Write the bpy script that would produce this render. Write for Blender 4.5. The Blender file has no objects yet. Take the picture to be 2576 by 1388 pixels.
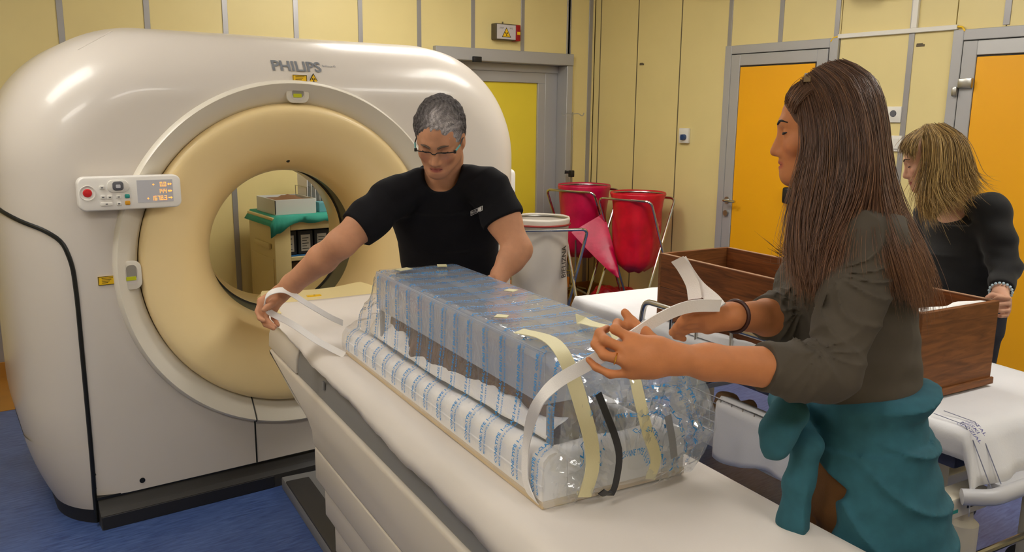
import bpy, bmesh, math, random
import numpy as np
from mathutils import Vector, Matrix

# ------------------------------------------------------------------ camera
F_PX = 2074.5; YAW = .61788; PIT = .19253; ROLL = .009995; CAM_H = 1.65
_f = Vector((math.sin(YAW)*math.cos(PIT), math.cos(YAW)*math.cos(PIT), -math.sin(PIT)))
_r0 = Vector((math.cos(YAW), -math.sin(YAW), 0)); _u0 = _r0.cross(_f)
_r = _r0*math.cos(ROLL)+_u0*math.sin(ROLL); _u = -_r0*math.sin(ROLL)+_u0*math.cos(ROLL)
SC = bpy.context.scene
COL = SC.collection
cam = bpy.data.cameras.new('camera'); cam.sensor_width = 36; cam.lens = F_PX/2576*36; cam.clip_start = .02
camo = bpy.data.objects.new('camera', cam); COL.objects.link(camo)
M = Matrix.Identity(4)
for i in range(3):
    M[i][0] = _r[i]; M[i][1] = _u[i]; M[i][2] = -_f[i]
M[2][3] = CAM_H
camo.matrix_world = M
SC.camera = camo

# ------------------------------------------------------------------ world, exposure
w = bpy.data.worlds.new('world'); SC.world = w; w.use_nodes = True
w.node_tree.nodes['Background'].inputs[0].default_value = (.9, .95, 1, 1)
w.node_tree.nodes['Background'].inputs[1].default_value = .05
SC.view_settings.view_transform = 'Standard'; SC.view_settings.look = 'None'
SC.view_settings.gamma = 1; SC.view_settings.use_curve_mapping = False
SC.view_settings.exposure = -0.05
LAMP_POWER = 13.0          # emission of the ceiling luminaire diffusers
LAMP_SPOTS = [(-.5, 3.0, 0), (2.7, 4.45, 0), (3.2, 2.9, 0), (-.9, .6, 0), (3.5, .6, 0), (1.3, -1.2, 0)]
CEIL = 3.0

# ------------------------------------------------------------------ picture geometry helpers (pixel + known plane -> point in the room)
CAMP = np.array([0, 0, CAM_H]); fN = np.array(_f); rN = np.array(_r); uN = np.array(_u)
TA = math.radians(6)
nA = np.array([math.cos(TA), -math.sin(TA), 0]); eA = np.array([math.sin(TA), math.cos(TA), 0])
def ray(x, y): return fN + rN*((x-1288)/F_PX) - uN*((y-694)/F_PX)
def at(x, y, ax, v):
    d = ray(x, y); i = 'xyz'.index(ax); return CAMP + d*((v-CAMP[i])/d[i])
def dep(x, y, d): return CAMP + ray(x, y)*d
TM = Matrix.Rotation(-TA, 4, 'Z')                # couch frame: x across (n), y along (e)
def tf(n, e, z): return nA*n + eA*e + np.array([0, 0, z])
def tloc(p): p = np.asarray(p, float); return np.array([p@nA, p@eA, p[2]])
def atn(x, y, v): d = ray(x, y); return tloc(CAMP + d*(v/(d@nA)))
def ate(x, y, v): d = ray(x, y); return tloc(CAMP + d*(v/(d@eA)))
def atz(x, y, v): return tloc(at(x, y, 'z', v))

# ------------------------------------------------------------------ materials
def lin(c):
    return tuple(((v/255)/12.92 if v/255 <= .04045 else ((v/255+.055)/1.055)**2.4) for v in c) + (1,)
MATS = {}
def mat(name, rgb, rough=.5, metal=0, var=0, scale=20, bump=0, bscale=200, coat=0, trans=0, alpha=1, emit=0, stretch=None, spec=.5, sub=0, attr=None, rgb2=None, detail=3, sheen=0):
    m = bpy.data.materials.new(name); m.use_nodes = True; nt = m.node_tree
    b = nt.nodes['Principled BSDF']
    b.inputs['Base Color'].default_value = lin(rgb); b.inputs['Roughness'].default_value = rough
    b.inputs['Metallic'].default_value = metal; b.inputs['Specular IOR Level'].default_value = spec
    b.inputs['Coat Weight'].default_value = coat; b.inputs['Transmission Weight'].default_value = trans
    b.inputs['Alpha'].default_value = alpha
    if sheen: b.inputs['Sheen Weight'].default_value = sheen
    if sub:
        b.inputs['Subsurface Weight'].default_value = sub; b.inputs['Subsurface Radius'].default_value = (.012, .005, .003)
        b.inputs['Subsurface Scale'].default_value = 1
    if emit:
        b.inputs['Emission Color'].default_value = lin(rgb); b.inputs['Emission Strength'].default_value = emit
    tc = nt.nodes.new('ShaderNodeTexCoord'); src = tc.outputs['Object']
    if stretch:
        mp = nt.nodes.new('ShaderNodeMapping'); mp.inputs['Scale'].default_value = stretch
        nt.links.new(src, mp.inputs[0]); src = mp.outputs[0]
    col = None
    if attr:
        a = nt.nodes.new('ShaderNodeVertexColor'); a.layer_name = attr; col = a.outputs[0]
    if var:
        n = nt.nodes.new('ShaderNodeTexNoise'); n.inputs['Scale'].default_value = scale; n.inputs['Detail'].default_value = detail
        nt.links.new(src, n.inputs[0])
        mx = nt.nodes.new('ShaderNodeMix'); mx.data_type = 'RGBA'
        if rgb2 is not None:
            mr = nt.nodes.new('ShaderNodeMapRange'); mr.inputs[1].default_value = .5-.5/ (1+4*var); mr.inputs[2].default_value = .5+.5/(1+4*var)
            nt.links.new(n.outputs[0], mr.inputs[0]); nt.links.new(mr.outputs[0], mx.inputs[0])
            mx.inputs[6].default_value = lin(rgb); mx.inputs[7].default_value = lin(rgb2)
        else:
            mx.blend_type = 'MULTIPLY'; mx.inputs[0].default_value = 1
            mr = nt.nodes.new('ShaderNodeMapRange'); mr.inputs[1].default_value = .25; mr.inputs[2].default_value = .75
            mr.inputs[3].default_value = 1-var; mr.inputs[4].default_value = 1+var
            nt.links.new(n.outputs[0], mr.inputs[0])
            if col is not None: nt.links.new(col, mx.inputs[6])
            else: mx.inputs[6].default_value = lin(rgb)
            nt.links.new(mr.outputs[0], mx.inputs[7])
        col = mx.outputs[2]
    if col is not None: nt.links.new(col, b.inputs['Base Color'])
    if bump:
        n2 = nt.nodes.new('ShaderNodeTexNoise'); n2.inputs['Scale'].default_value = bscale; n2.inputs['Detail'].default_value = 4
        nt.links.new(src, n2.inputs[0])
        bp = nt.nodes.new('ShaderNodeBump'); bp.inputs['Strength'].default_value = bump; bp.inputs['Distance'].default_value = .004
        nt.links.new(n2.outputs[0], bp.inputs['Height']); nt.links.new(bp.outputs[0], b.inputs['Normal'])
    MATS[name] = m
    return m

# ------------------------------------------------------------------ mesh builder
class MB:
    def __init__(s, T=None): s.v = []; s.f = []; s.T = T; s.c = None
    def add(s, vs, fs):
        o = len(s.v)
        if s.T is not None: s.v += [tuple(s.T @ Vector(v)) for v in vs]
        else: s.v += [tuple(map(float, v)) for v in vs]
        s.f += [tuple(i+o for i in f) for f in fs]
        return s
    def bm(s, bm, T=None):
        bm.verts.index_update()
        vs = [(T @ v.co if T is not None else v.co.copy()) for v in bm.verts]
        s.add(vs, [[v.index for v in f.verts] for f in bm.faces]); bm.free(); return s
    def box(s, lo, hi, bev=0, seg=2, T=None):
        b = bmesh.new(); bmesh.ops.create_cube(b, size=1)
        for v in b.verts: v.co = Vector([(lo[i]+hi[i])/2 + v.co[i]*(hi[i]-lo[i]) for i in range(3)])
        if bev: bmesh.ops.bevel(b, geom=b.edges[:], offset=bev, segments=seg, affect='EDGES', profile=.5)
        return s.bm(b, T)
    def tube(s, pts, r, seg=10, caps=True, closed=False):
        P = [Vector(p) for p in pts]; n = len(P)
        rs = r if hasattr(r, '__len__') else [r]*n
        T = []
        for i in range(n):
            a = P[(i-1) % n] if closed or i > 0 else P[i]; b = P[(i+1) % n] if closed or i < n-1 else P[i]
            T.append((b-a).normalized() if (b-a).length > 1e-9 else Vector((0, 0, 1)))
        up = Vector((0, 0, 1)) if abs(T[0].z) < .9 else Vector((1, 0, 0))
        N = (up - T[0]*up.dot(T[0])).normalized(); vs = []; fs = []
        for i in range(n):
            if i: N = (N - T[i]*N.dot(T[i])); N = N.normalized() if N.length > 1e-6 else T[i].orthogonal().normalized()
            B = T[i].cross(N)
            for k in range(seg):
                a = 2*math.pi*k/seg; vs.append(P[i] + (N*math.cos(a)+B*math.sin(a))*rs[i])
        for i in range(n if closed else n-1):
            j = (i+1) % n
            for k in range(seg): fs.append((i*seg+k, i*seg+(k+1) % seg, j*seg+(k+1) % seg, j*seg+k))
        if caps and not closed:
            fs.append(tuple(range(seg-1, -1, -1))); fs.append(tuple((n-1)*seg+k for k in range(seg)))
        return s.add(vs, fs)
    def lathe(s, prof, o, ax, seg=48, a0=0, a1=2*math.pi, shear=(0, 0, 0)):
        # prof: list of (radius, height along axis)
        ax = Vector(ax).normalized(); u = ax.orthogonal().normalized(); v = ax.cross(u); o = Vector(o); sh = Vector(shear)
        full = abs(a1-a0-2*math.pi) < 1e-6; m = seg if full else seg+1; vs = []; fs = []
        for (r, h) in prof:
            for k in range(m):
                a = a0+(a1-a0)*k/seg; vs.append(o + ax*h + sh*h + (u*math.cos(a)+v*math.sin(a))*r)
        for i in range(len(prof)-1):
            for k in range(seg):
                k2 = (k+1) % m; fs.append((i*m+k, i*m+k2, (i+1)*m+k2, (i+1)*m+k))
        return s.add(vs, fs)
    def grid(s, rows, closed=False):
        n = len(rows[0]); vs = [p for r in rows for p in r]; fs = []
        for i in range(len(rows)-1):
            for k in range(n if closed else n-1):
                k2 = (k+1) % n; fs.append((i*n+k, i*n+k2, (i+1)*n+k2, (i+1)*n+k))
        return s.add(vs, fs)
    def prism(s, poly, d, o=(0, 0, 0), u=(1, 0, 0), v=(0, 0, 1), w=(0, 1, 0)):
        o, u, v, w = map(Vector, (o, u, v, w)); n = len(poly)
        vs = [o+u*a+v*b for a, b in poly] + [o+u*a+v*b+w*d for a, b in poly]
        fs = [tuple(range(n)), tuple(range(2*n-1, n-1, -1))] + [(i, i+n, (i+1) % n+n, (i+1) % n) for i in range(n)]
        return s.add(vs, fs)
    def sphere(s, c, r, seg=16, T=None):
        b = bmesh.new(); bmesh.ops.create_uvsphere(b, u_segments=seg, v_segments=max(6, seg*3//4), radius=1)
        rr = r if hasattr(r, '__len__') else (r, r, r)
        for v in b.verts: v.co = Vector((v.co.x*rr[0]+c[0], v.co.y*rr[1]+c[1], v.co.z*rr[2]+c[2]))
        return s.bm(b, T)
    def bevel_all(s, off, seg=2, ang=.6):
        b = bmesh.new(); vs = [b.verts.new(v) for v in s.v]
        for f in s.f:
            try: b.faces.new([vs[i] for i in f])
            except ValueError: pass
        bmesh.ops.recalc_face_normals(b, faces=b.faces[:])
        ed = [e for e in b.edges if len(e.link_faces) == 2 and e.calc_face_angle(0) > ang]
        bmesh.ops.bevel(b, geom=ed, offset=off, segments=seg, affect='EDGES', profile=.5)
        b.verts.index_update(); s.v = [tuple(v.co) for v in b.verts]; s.f = [tuple(v.index for v in f.verts) for f in b.faces]; b.free()
        return s

def rrect(cx, cz, w, h, r, n=6):
    out = []
    for (sx, sz, a0) in ((1, 1, 0), (-1, 1, 90), (-1, -1, 180), (1, -1, 270)):
        for k in range(n+1):
            a = math.radians(a0+90*k/n); out.append((cx+sx*(w/2-r)+r*math.cos(a), cz+sz*(h/2-r)+r*math.sin(a)))
    return out
def fillet(pts, r, n=5):
    P = [Vector(p) for p in pts]; out = [P[0]]
    for i in range(1, len(P)-1):
        a = (P[i-1]-P[i]); b = (P[i+1]-P[i]); la, lb = a.length, b.length; rr = min(r, la*.45, lb*.45)
        p0 = P[i]+a.normalized()*rr; p1 = P[i]+b.normalized()*rr
        for k in range(n+1):
            t = k/n; out.append(p0*(1-t)**2 + P[i]*2*t*(1-t) + p1*t*t)
    out.append(P[-1]); return out

WMX = {}
def thing(name, label, cat, loc=(0, 0, 0), rotz=0, group=None):
    o = bpy.data.objects.new(name, None); COL.objects.link(o); o.empty_display_size = .1
    o.location = loc; o.rotation_euler = (0, 0, rotz)
    WMX[o.name] = Matrix.Translation(Vector(loc)) @ Matrix.Rotation(rotz, 4, 'Z')
    o['label'] = label; o['category'] = cat
    if group: o['group'] = group
    return o
def link_mesh(name, verts, faces, material, W, smooth, sharp):
    me = bpy.data.meshes.new(name); Wi = W.inverted()
    A = np.array(verts, dtype=np.float64).reshape(-1, 3); Mi = np.array(Wi)
    A = A @ Mi[:3, :3].T + Mi[:3, 3]
    me.from_pydata(A.tolist(), [], faces); me.update()
    if smooth:
        me.shade_smooth(); me.set_sharp_from_angle(angle=sharp)
    if material is not None: me.materials.append(material)
    o = bpy.data.objects.new(name, me); COL.objects.link(o); return o
def fixn(o):
    b = bmesh.new(); b.from_mesh(o.data); bmesh.ops.recalc_face_normals(b, faces=b.faces[:]); b.to_mesh(o.data); b.free()
def part(name, mb, material, parent, smooth=True, sharp=.6, label=None, kind=None, fix=True):
    m = MATS[material] if isinstance(material, str) else material
    W = WMX[parent.name]
    o = link_mesh(name, mb.v, mb.f, m, W, smooth, sharp); o.parent = parent
    WMX[o.name] = W
    if fix: fixn(o)
    if label: o['label'] = label
    if kind: o['kind'] = kind
    return o
def solo(name, mb, material, label, cat, loc=None, group=None, smooth=True, sharp=.6, kind=None, fix=True):
    m = MATS[material] if isinstance(material, str) else material
    A = np.array(mb.v)
    if loc is None: loc = ((A[:, 0].min()+A[:, 0].max())/2, (A[:, 1].min()+A[:, 1].max())/2, A[:, 2].min())
    W = Matrix.Translation(Vector(loc)); o = link_mesh(name, mb.v, mb.f, m, W, smooth, sharp)
    o.location = loc; WMX[o.name] = W
    if fix: fixn(o)
    o['label'] = label; o['category'] = cat
    if group: o['group'] = group
    if kind: o['kind'] = kind
    return o
def struct(name, mb, material, smooth=False, fix=True):
    m = MATS[material] if isinstance(material, str) else material
    o = link_mesh(name, mb.v, mb.f, m, Matrix.Identity(4), smooth, .6); WMX[o.name] = Matrix.Identity(4); o['kind'] = 'structure'
    if fix: fixn(o)
    return o
_tc = {}
def text2d(s, size=1.0, bold=0.0, res=2, shear=0.0, spacing=1.0):
    key = (s, bold, res, shear, spacing)
    if key not in _tc:
        cu = bpy.data.curves.new('lettering', 'FONT'); cu.body = s; cu.size = 1; cu.offset = bold; cu.resolution_u = res; cu.shear = shear; cu.space_character = spacing
        ob = bpy.data.objects.new('lettering', cu); COL.objects.link(ob)
        dg = bpy.context.evaluated_depsgraph_get(); me = ob.evaluated_get(dg).to_mesh()
        vs = np.array([(v.co.x, v.co.y) for v in me.vertices]); fs = [tuple(p.vertices) for p in me.polygons]
        ob.evaluated_get(dg).to_mesh_clear(); bpy.data.objects.remove(ob); bpy.data.curves.remove(cu)
        _tc[key] = (vs, fs)
    vs, fs = _tc[key]
    return vs*size, fs
def lettering(mb, s, size, o, u, v, bold=0.0, center=False, shear=0.0, spacing=1.0, fit=None):
    vs, fs = text2d(s, 1, bold, 2, shear, spacing); vs = vs*size
    if center: vs = vs - (vs.max(0)+vs.min(0))/2
    if fit: vs = vs*np.array([fit/(vs[:, 0].max()-vs[:, 0].min()), 1])
    o, u, v = (np.array(q, float) for q in (o, u, v))
    mb.add([o+u*a+v*b for a, b in vs], fs)
# ------------------------------------------------------------------ materials of the room
mat('wall_panel', (224, 206, 144), .45, var=.03, scale=3, bump=.02, bscale=300)
mat('wall_strip', (158, 156, 156), .35, metal=.4)
mat('wall_joint', (96, 84, 62), .6)
mat('ceiling', (226, 222, 212), .8)
mat('plain_wall', (206, 188, 130), .7)
mat('ochre', (158, 108, 38), .45, var=.08, scale=8)
mat('alu', (172, 171, 171), .4, metal=.25)
mat('alu_light', (190, 190, 190), .35, metal=.4)
mat('yellow_panel', (232, 208, 56), .5, var=.04, scale=2)
mat('orange_panel', (240, 170, 4), .45, var=.04, scale=2)
mat('gasket', (26, 24, 22), .6)
mat('chrome', (200, 198, 192), .12, metal=1)
mat('steel', (168, 166, 160), .3, metal=1)
mat('white_plastic', (226, 222, 212), .4)
mat('black_plastic', (22, 22, 24), .45)
mat('lamp_glow', (255, 251, 244), .5, emit=LAMP_POWER)
mat('lamp_frame', (230, 230, 226), .4)
# blue marbled vinyl floor
m = mat('floor_blue', (68, 92, 150), .38, spec=.4)
nt = m.node_tree; b = nt.nodes['Principled BSDF']; tc = [n for n in nt.nodes if n.type == 'TEX_COORD'][0]
mp = nt.nodes.new('ShaderNodeMapping'); mp.inputs['Scale'].default_value = (14, 90, 1); mp.inputs['Rotation'].default_value = (0, 0, .15)
n1 = nt.nodes.new('ShaderNodeTexNoise'); n1.inputs['Scale'].default_value = 1; n1.inputs['Detail'].default_value = 6; n1.inputs['Distortion'].default_value = .6
n2 = nt.nodes.new('ShaderNodeTexNoise'); n2.inputs['Scale'].default_value = 4.; n2.inputs['Detail'].default_value = 3
cr = nt.nodes.new('ShaderNodeValToRGB'); cr.color_ramp.elements[0].position = .3; cr.color_ramp.elements[0].color = lin((54, 74, 126))
cr.color_ramp.elements[1].position = .72; cr.color_ramp.elements[1].color = lin((84, 108, 162))
ad = nt.nodes.new('ShaderNodeMath'); ad.operation = 'MULTIPLY_ADD'; ad.inputs[1].default_value = .35; 
nt.links.new(tc.outputs['Object'], mp.inputs[0]); nt.links.new(mp.outputs[0], n1.inputs[0]); nt.links.new(tc.outputs['Object'], n2.inputs[0])
sb = nt.nodes.new('ShaderNodeMath'); sb.operation = 'SUBTRACT'; sb.inputs[1].default_value = .5
nt.links.new(n2.outputs[0], sb.inputs[0]); nt.links.new(sb.outputs[0], ad.inputs[0]); nt.links.new(n1.outputs[0], ad.inputs[2])
nt.links.new(ad.outputs[0], cr.inputs[0]); nt.links.new(cr.outputs[0], b.inputs['Base Color'])

# ------------------------------------------------------------------ room shell
YB = 5.9; XR = 5.09; X0 = -2.2; Y0 = -2.6
struct('floor', MB().box((X0-.1, Y0-.1, -.1), (XR+.25, YB+.25, 0)), 'floor_blue')
fb = MB().box((X0, 5.2, 0), (XR, YB, .003)); o = struct('trim_1', fb, 'ochre')
struct('ceiling', MB().box((X0-.1, Y0-.1, CEIL), (XR+.25, YB+.25, CEIL+.1)), 'ceiling')
struct('wall_left', MB().box((X0-.1, Y0, 0), (X0, YB, CEIL)), 'plain_wall')
struct('wall_front', MB().box((X0, Y0-.1, 0), (XR, Y0, CEIL)), 'plain_wall')
wb = struct('wall_back', MB().box((X0, YB+.2, 0), (XR+.25, YB+.3, CEIL)), 'plain_wall')
wr = struct('wall_right', MB().box((XR+.15, Y0, 0), (XR+.25, YB+.2, CEIL)), 'plain_wall')
def bx_back(name, x0, x1, z0, z1, y0=YB, th=.2, m='wall_panel', parent=None, bev=.002):
    return part(name, MB().box((x0, y0, z0), (x1, y0+th, z1), bev, 1), m, parent or wb, smooth=False)
def bx_right(name, y0, y1, z0, z1, x0=XR, th=.15, m='wall_panel', parent=None, bev=.002):
    return part(name, MB().box((x0, y0, z0), (x0+th, y1, z1), bev, 1), m, parent or wr, smooth=False)
# back wall: panels half a metre wide between grey cover strips; door opening 3.42..4.80
D1 = (3.42, 4.80, 2.165)
xs = [.776+.5*k for k in range(-6, 9)] + [4.79, 5.035]
xs = [X0] + [x for x in xs if x > X0] + [XR]
for a, b_ in zip(xs[:-1], xs[1:]):
    z0 = .1
    if b_ > D1[0]+.02 and a < D1[1]-.05: z0 = D1[2]
    if a < D1[0] < b_:
        bx_back('panel', a+.004, D1[0], .1, D1[2])
    bx_back('panel', a+.004, b_-.004, z0, CEIL)
for x in xs[1:-1]:
    z0 = D1[2] if D1[0] < x < D1[1] else .1
    wdt = .018 if x < 5 else .022
    bx_back('cover_strip', x-wdt, x+wdt, z0, CEIL, y0=YB-.006, th=.02, m='wall_strip', bev=.001)
for nm, lo, hi in (('baseboard_back', (X0, YB-.012, 0), (D1[0], YB+.1, .1)), ('baseboard_right', (XR-.012, 4.36, 0), (XR+.1, YB, .1))):
    struct(nm, MB().box(lo, hi, .003, 1), 'ochre')
struct('trim_2', MB().box((D1[1], YB-.012, 0), (XR, YB+.1, .1), .003, 1), 'ochre')
# right wall: dark thin joints near the corner, grey strips above the doors
D2 = (3.40, 4.36, 2.18); D3 = (1.62, 2.635, 2.17)
ys = [YB, 5.82, 5.34, 4.84, 4.34, 3.88, 3.43, 2.90, 2.35, 1.85, 1.35, .85, .35, -.15, -.65, -1.15, -1.65, -2.15, Y0]
for b_, a in zip(ys[:-1], ys[1:]):
    lo = .1
    segs = [(a, b_, .1)]
    for dd in (D2, D3):
        nxt = []
        for (s, e, z) in segs:
            if e <= dd[0]+.001 or s >= dd[1]-.001: nxt.append((s, e, z)); continue
            if s < dd[0]: nxt.append((s, dd[0], z))
            nxt.append((max(s, dd[0]), min(e, dd[1]), dd[2]))
            if e > dd[1]: nxt.append((dd[1], e, z))
        segs = nxt
    for (s, e, z) in segs:
        if e-s > .012: bx_right('panel', s+.003, e-.003, z, CEIL)
for i, y in enumerate(ys[1:-1]):
    ind = any(dd[0]-.0 < y < dd[1]+.0 for dd in (D2, D3)); z0 = 2.18 if ind else .1
    if i < 3: bx_right('joint', y-.005, y+.005, z0, CEIL, x0=XR-.001, th=.01, m='wall_joint', bev=0)
    else: bx_right('cover_strip', y-.018, y+.018, z0, CEIL, x0=XR-.006, th=.02, m='wall_strip', bev=.001)
struct('baseboard_front', MB().box((X0, Y0, 0), (XR, Y0+.012, .1)), 'ochre')
struct('baseboard_left', MB().box((X0, Y0+.012, 0), (X0+.012, YB-.012, .1)), 'ochre')
struct('trim_3', MB().box((XR-.012, D3[1], 0), (XR+.1, D2[0], .1), .003, 1), 'ochre')

# ---- door_1: yellow sliding door in the back wall (grey head rail, deep right jamb)
d1 = bpy.data.objects.new('door_1', None); COL.objects.link(d1); WMX['door_1'] = Matrix.Identity(4); d1['kind'] = 'structure'
d1['label'] = 'bright yellow sliding door with grey metal frame behind the scanner'
bx_back('head_rail', D1[0]-.02, D1[1]+.01, 2.085, D1[2]+.02, y0=YB-.05, th=.25, m='alu', parent=d1, bev=.004)
bx_back('jamb', D1[1]-.055, D1[1]+.01, 0, 2.085, y0=YB-.04, th=.24, m='alu', parent=d1, bev=.004)
bx_back('inner_jamb', D1[1]-.19, D1[1]-.055, 0, 2.085, y0=YB+.10, th=.1, m='alu', parent=d1, bev=.004)
bx_back('jamb', D1[0]-.02, D1[0]+.05, 0, 2.085, y0=YB-.02, th=.2, m='alu', parent=d1, bev=.004)
bx_back('inner_head', D1[0]+.05, D1[1]-.055, 2.02, 2.085, y0=YB+.09, th=.1, m='alu', parent=d1, bev=.003)
bx_back('door_frame', D1[0]+.05, D1[1]-.19, 1.93, 2.02, y0=YB+.10, th=.06, m='alu', parent=d1, bev=.003)
bx_back('door_frame', D1[1]-.27, D1[1]-.19, 0, 1.93, y0=YB+.10, th=.06, m='alu', parent=d1, bev=.003)
bx_back('door_panel', D1[0]+.05, D1[1]-.27, .01, 1.93, y0=YB+.12, th=.03, m='yellow_panel', parent=d1, bev=.002)
p = at(1198, 147, 'y', YB-.05)
part('sensor', MB().box((p[0]-.04, YB-.075, p[2]-.03), (p[0]+.04, YB-.05, p[2]+.015), .004), 'black_plastic', d1)

# ---- orange doors in the right wall
def side_door(name, y0, y1, top, label, handle=True, hinge=False, panel_in=.19):
    d = bpy.data.objects.new(name, None); COL.objects.link(d); WMX[name] = Matrix.Identity(4); d['kind'] = 'structure'; d['label'] = label
    fw = .062
    X = XR-.022
    def b4(nm, a, b_, z0, z1, x0, th, m, bev=.003): return part(nm, MB().box((x0, a, z0), (x0+th, b_, z1), bev, 1), m, d, smooth=False)
    b4('frame_post', y1-fw, y1, 0, top, X, .15, 'alu'); b4('frame_post', y0, y0+fw, 0, top, X, .15, 'alu')
    b4('frame_head', y0+fw, y1-fw, top-fw, top, X, .15, 'alu')
    a, b_ = y0+fw+.006, y1-fw-.006; t = top-fw-.006; lw = .082
    b4('gap_seal', a-.004, b_+.004, .01, t+.004, X+.02, .02, 'gasket', 0)
    b4('leaf_stile', b_-lw, b_, .01, t, X-.004, .05, 'alu'); b4('leaf_stile', a, a+lw, .01, t, X-.004, .05, 'alu')
    b4('leaf_rail', a+lw, b_-lw, t-lw, t, X-.004, .05, 'alu_light' if hinge else 'alu'); b4('leaf_rail', a+lw, b_-lw, .01, .16, X-.004, .05, 'alu')
    b4('panel_seal', a+lw, b_-lw, .16, t-lw, X+.006, .02, 'gasket', 0)
    b4('leaf_panel', a+lw+.014, b_-lw-.002, .165, t-lw-.01, X+.002, .03, 'orange_panel')
    if handle:
        yy = b_-lw*.5; z = 1.02
        h = part('handle', MB().tube(fillet([(X-.004, yy, z), (X-.06, yy, z), (X-.06, yy-.12, z)], .02), .010), 'chrome', d, label='silver lever handle')
        part('escutcheon', MB().lathe([(0, 0), (.026, 0), (.026, .008), (0, .008)], (X-.012, yy, z), (1, 0, 0), 20), 'steel', d)
        part('lock', MB().lathe([(0, 0), (.022, 0), (.022, .02), (0, .02)], (X-.022, yy, z-.10), (1, 0, 0), 20), 'steel', d)
    if handle:
        pk = at(1986, 491, 'x', X); part('door_pull', MB().box((X-.05, pk[1]-.035, pk[2]-.06), (X+.004, pk[1]+.035, pk[2]+.06), .02, 3), 'black_plastic', d, label='dark rounded door pull')
    if hinge:
        for z in (1.83, .3):
            mbh = MB().box((X-.03, b_-.085, z), (X-.003, b_-.002, z+.06), .008).box((X-.03, b_-.002, z-.045), (X-.003, b_+.03, z+.012), .008)
            part('hinge', mbh, 'steel', d)
    return d
side_door('door_2', D2[0], D2[1], D2[2], 'orange panelled door with grey metal frame in the middle of the wall')
side_door('door_3', D3[0], D3[1], D3[2], 'orange panelled door at the right edge with visible hinge', handle=False, hinge=True)

# ---- ceiling luminaires (above the frame; they light the room)
for i, (x, y, rz) in enumerate(LAMP_SPOTS):
    t = thing('ceiling_light', 'white ceiling light with glowing diffuser above '+('the left side of the scanner', 'the back of the scanner and yellow door', 'the bag stands and stretcher', 'the floor left of the patient table', 'the near end of the stretcher', 'the near end of the patient table')[i], 'ceiling light', (x, y, CEIL-.05), rz, 'ceiling lights')
    part('housing', MB().box((x-.64, y-.30, CEIL-.035), (x+.64, y+.30, CEIL), .004, 1), 'lamp_frame', t, smooth=False)
    part('diffuser', MB().box((x-.60, y-.26, CEIL-.13), (x+.60, y+.26, CEIL-.035), .02, 2), 'lamp_glow', t)
# ------------------------------------------------------------------ CT gantry
mat('shell', (214, 206, 197), .28, var=.012, scale=2, coat=.25, spec=.5)
mat('ring_trim', (226, 219, 204), .3, coat=.2)
mat('cone_yellow', (246, 220, 164), .33, coat=.15, var=.015, scale=3)
mat('seam_black', (16, 18, 17), .4)
mat('plinth', (58, 56, 54), .5, var=.1, scale=8); mat('plinth_dark', (34, 34, 38), .5)
mat('label_yellow', (236, 190, 18), .4); mat('label_ink', (40, 34, 14), .5); mat('label_lime', (196, 200, 20), .4)
mat('logo_silver', (142, 146, 154), .3, metal=.3)
mat('panel_white', (236, 232, 226), .35)
mat('button_white', (226, 222, 214), .45); mat('button_grey', (92, 92, 98), .45); mat('button_teal', (40, 150, 140), .45); mat('button_amber', (214, 150, 16), .45)
mat('stop_red', (206, 26, 34), .35); mat('lcd', (192, 192, 198), .6); mat('lcd_digit', (255, 176, 84), .5, emit=1.1)
mat('dark_band', (44, 41, 30), .35); mat('couch_lens', (150, 144, 134), .35)
YF = 3.447; GC = (1.305, 1.035); GX = (.21, 2.58); GTOP = 1.985; GR = .56; INS = .29; DEP = .31; GBOT = .128
def g_sdf(x, z):
    # inside-negative distance to the gantry outline (rounded top corners, sides tucked in near the floor)
    tuck = .13*max(0, (.5-z)/.5)**2
    cx = (GX[0]+GX[1])/2; hw = (GX[1]-GX[0])/2 - tuck; z0 = -3
    dx = abs(x-cx)-(hw-GR); dz = abs(z-(GTOP+z0)/2)-((GTOP-z0)/2-GR)
    return math.hypot(max(dx, 0), max(dz, 0))+min(max(dx, dz), 0)-GR
def g_depth(i):
    if i >= INS: return 0
    t = 1-max(i, 0)/INS; return DEP*(1-math.sqrt(max(0, 1-t**2.2)))
def g_y(x, z): return YF+g_depth(-g_sdf(x, z))
def g_rad(th, inset):
    c, s = math.cos(th), math.sin(th); lo, hi = 0, 3
    for _ in range(40):
        m_ = (lo+hi)/2
        if g_sdf(GC[0]+c*m_, GC[1]+s*m_) < -inset: lo = m_
        else: hi = m_
    r = lo
    if s < -1e-6: r = min(r, (GBOT-GC[1])/s)
    return max(r, .742)
t = thing('ct_scanner', 'large off-white CT scanner gantry with wide cream bore', 'CT scanner', (1.4, 3.9, 0))
NT = 360; ths = [2*math.pi*k/NT for k in range(NT)]
rows_def = [(.16, 4.46), (.06, 4.42), (.0, 4.28), (0, 4.0)] + [(INS*k/14, None) for k in range(15)]
rows = []
for ins, y in rows_def:
    rw = []
    for th in ths:
        r_ = g_rad(th, ins); x_, z_ = GC[0]+r_*math.cos(th), GC[1]+r_*math.sin(th)
        rw.append((x_, g_y(x_, z_) if y is None else y, z_))
    rows.append(rw)
for k in (1, 2, 3):
    q = k/3; rows.append([(a[0]*(1-q)+(GC[0]+.735*math.cos(th))*q, YF, a[2]*(1-q)+(GC[1]+.735*math.sin(th))*q) for a, th in zip(rows[18], ths)])
vs = [p for r in rows for p in r]
main = MB(); left = MB(); right = MB(); main.v = list(vs); left.v = list(vs); right.v = list(vs)
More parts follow.
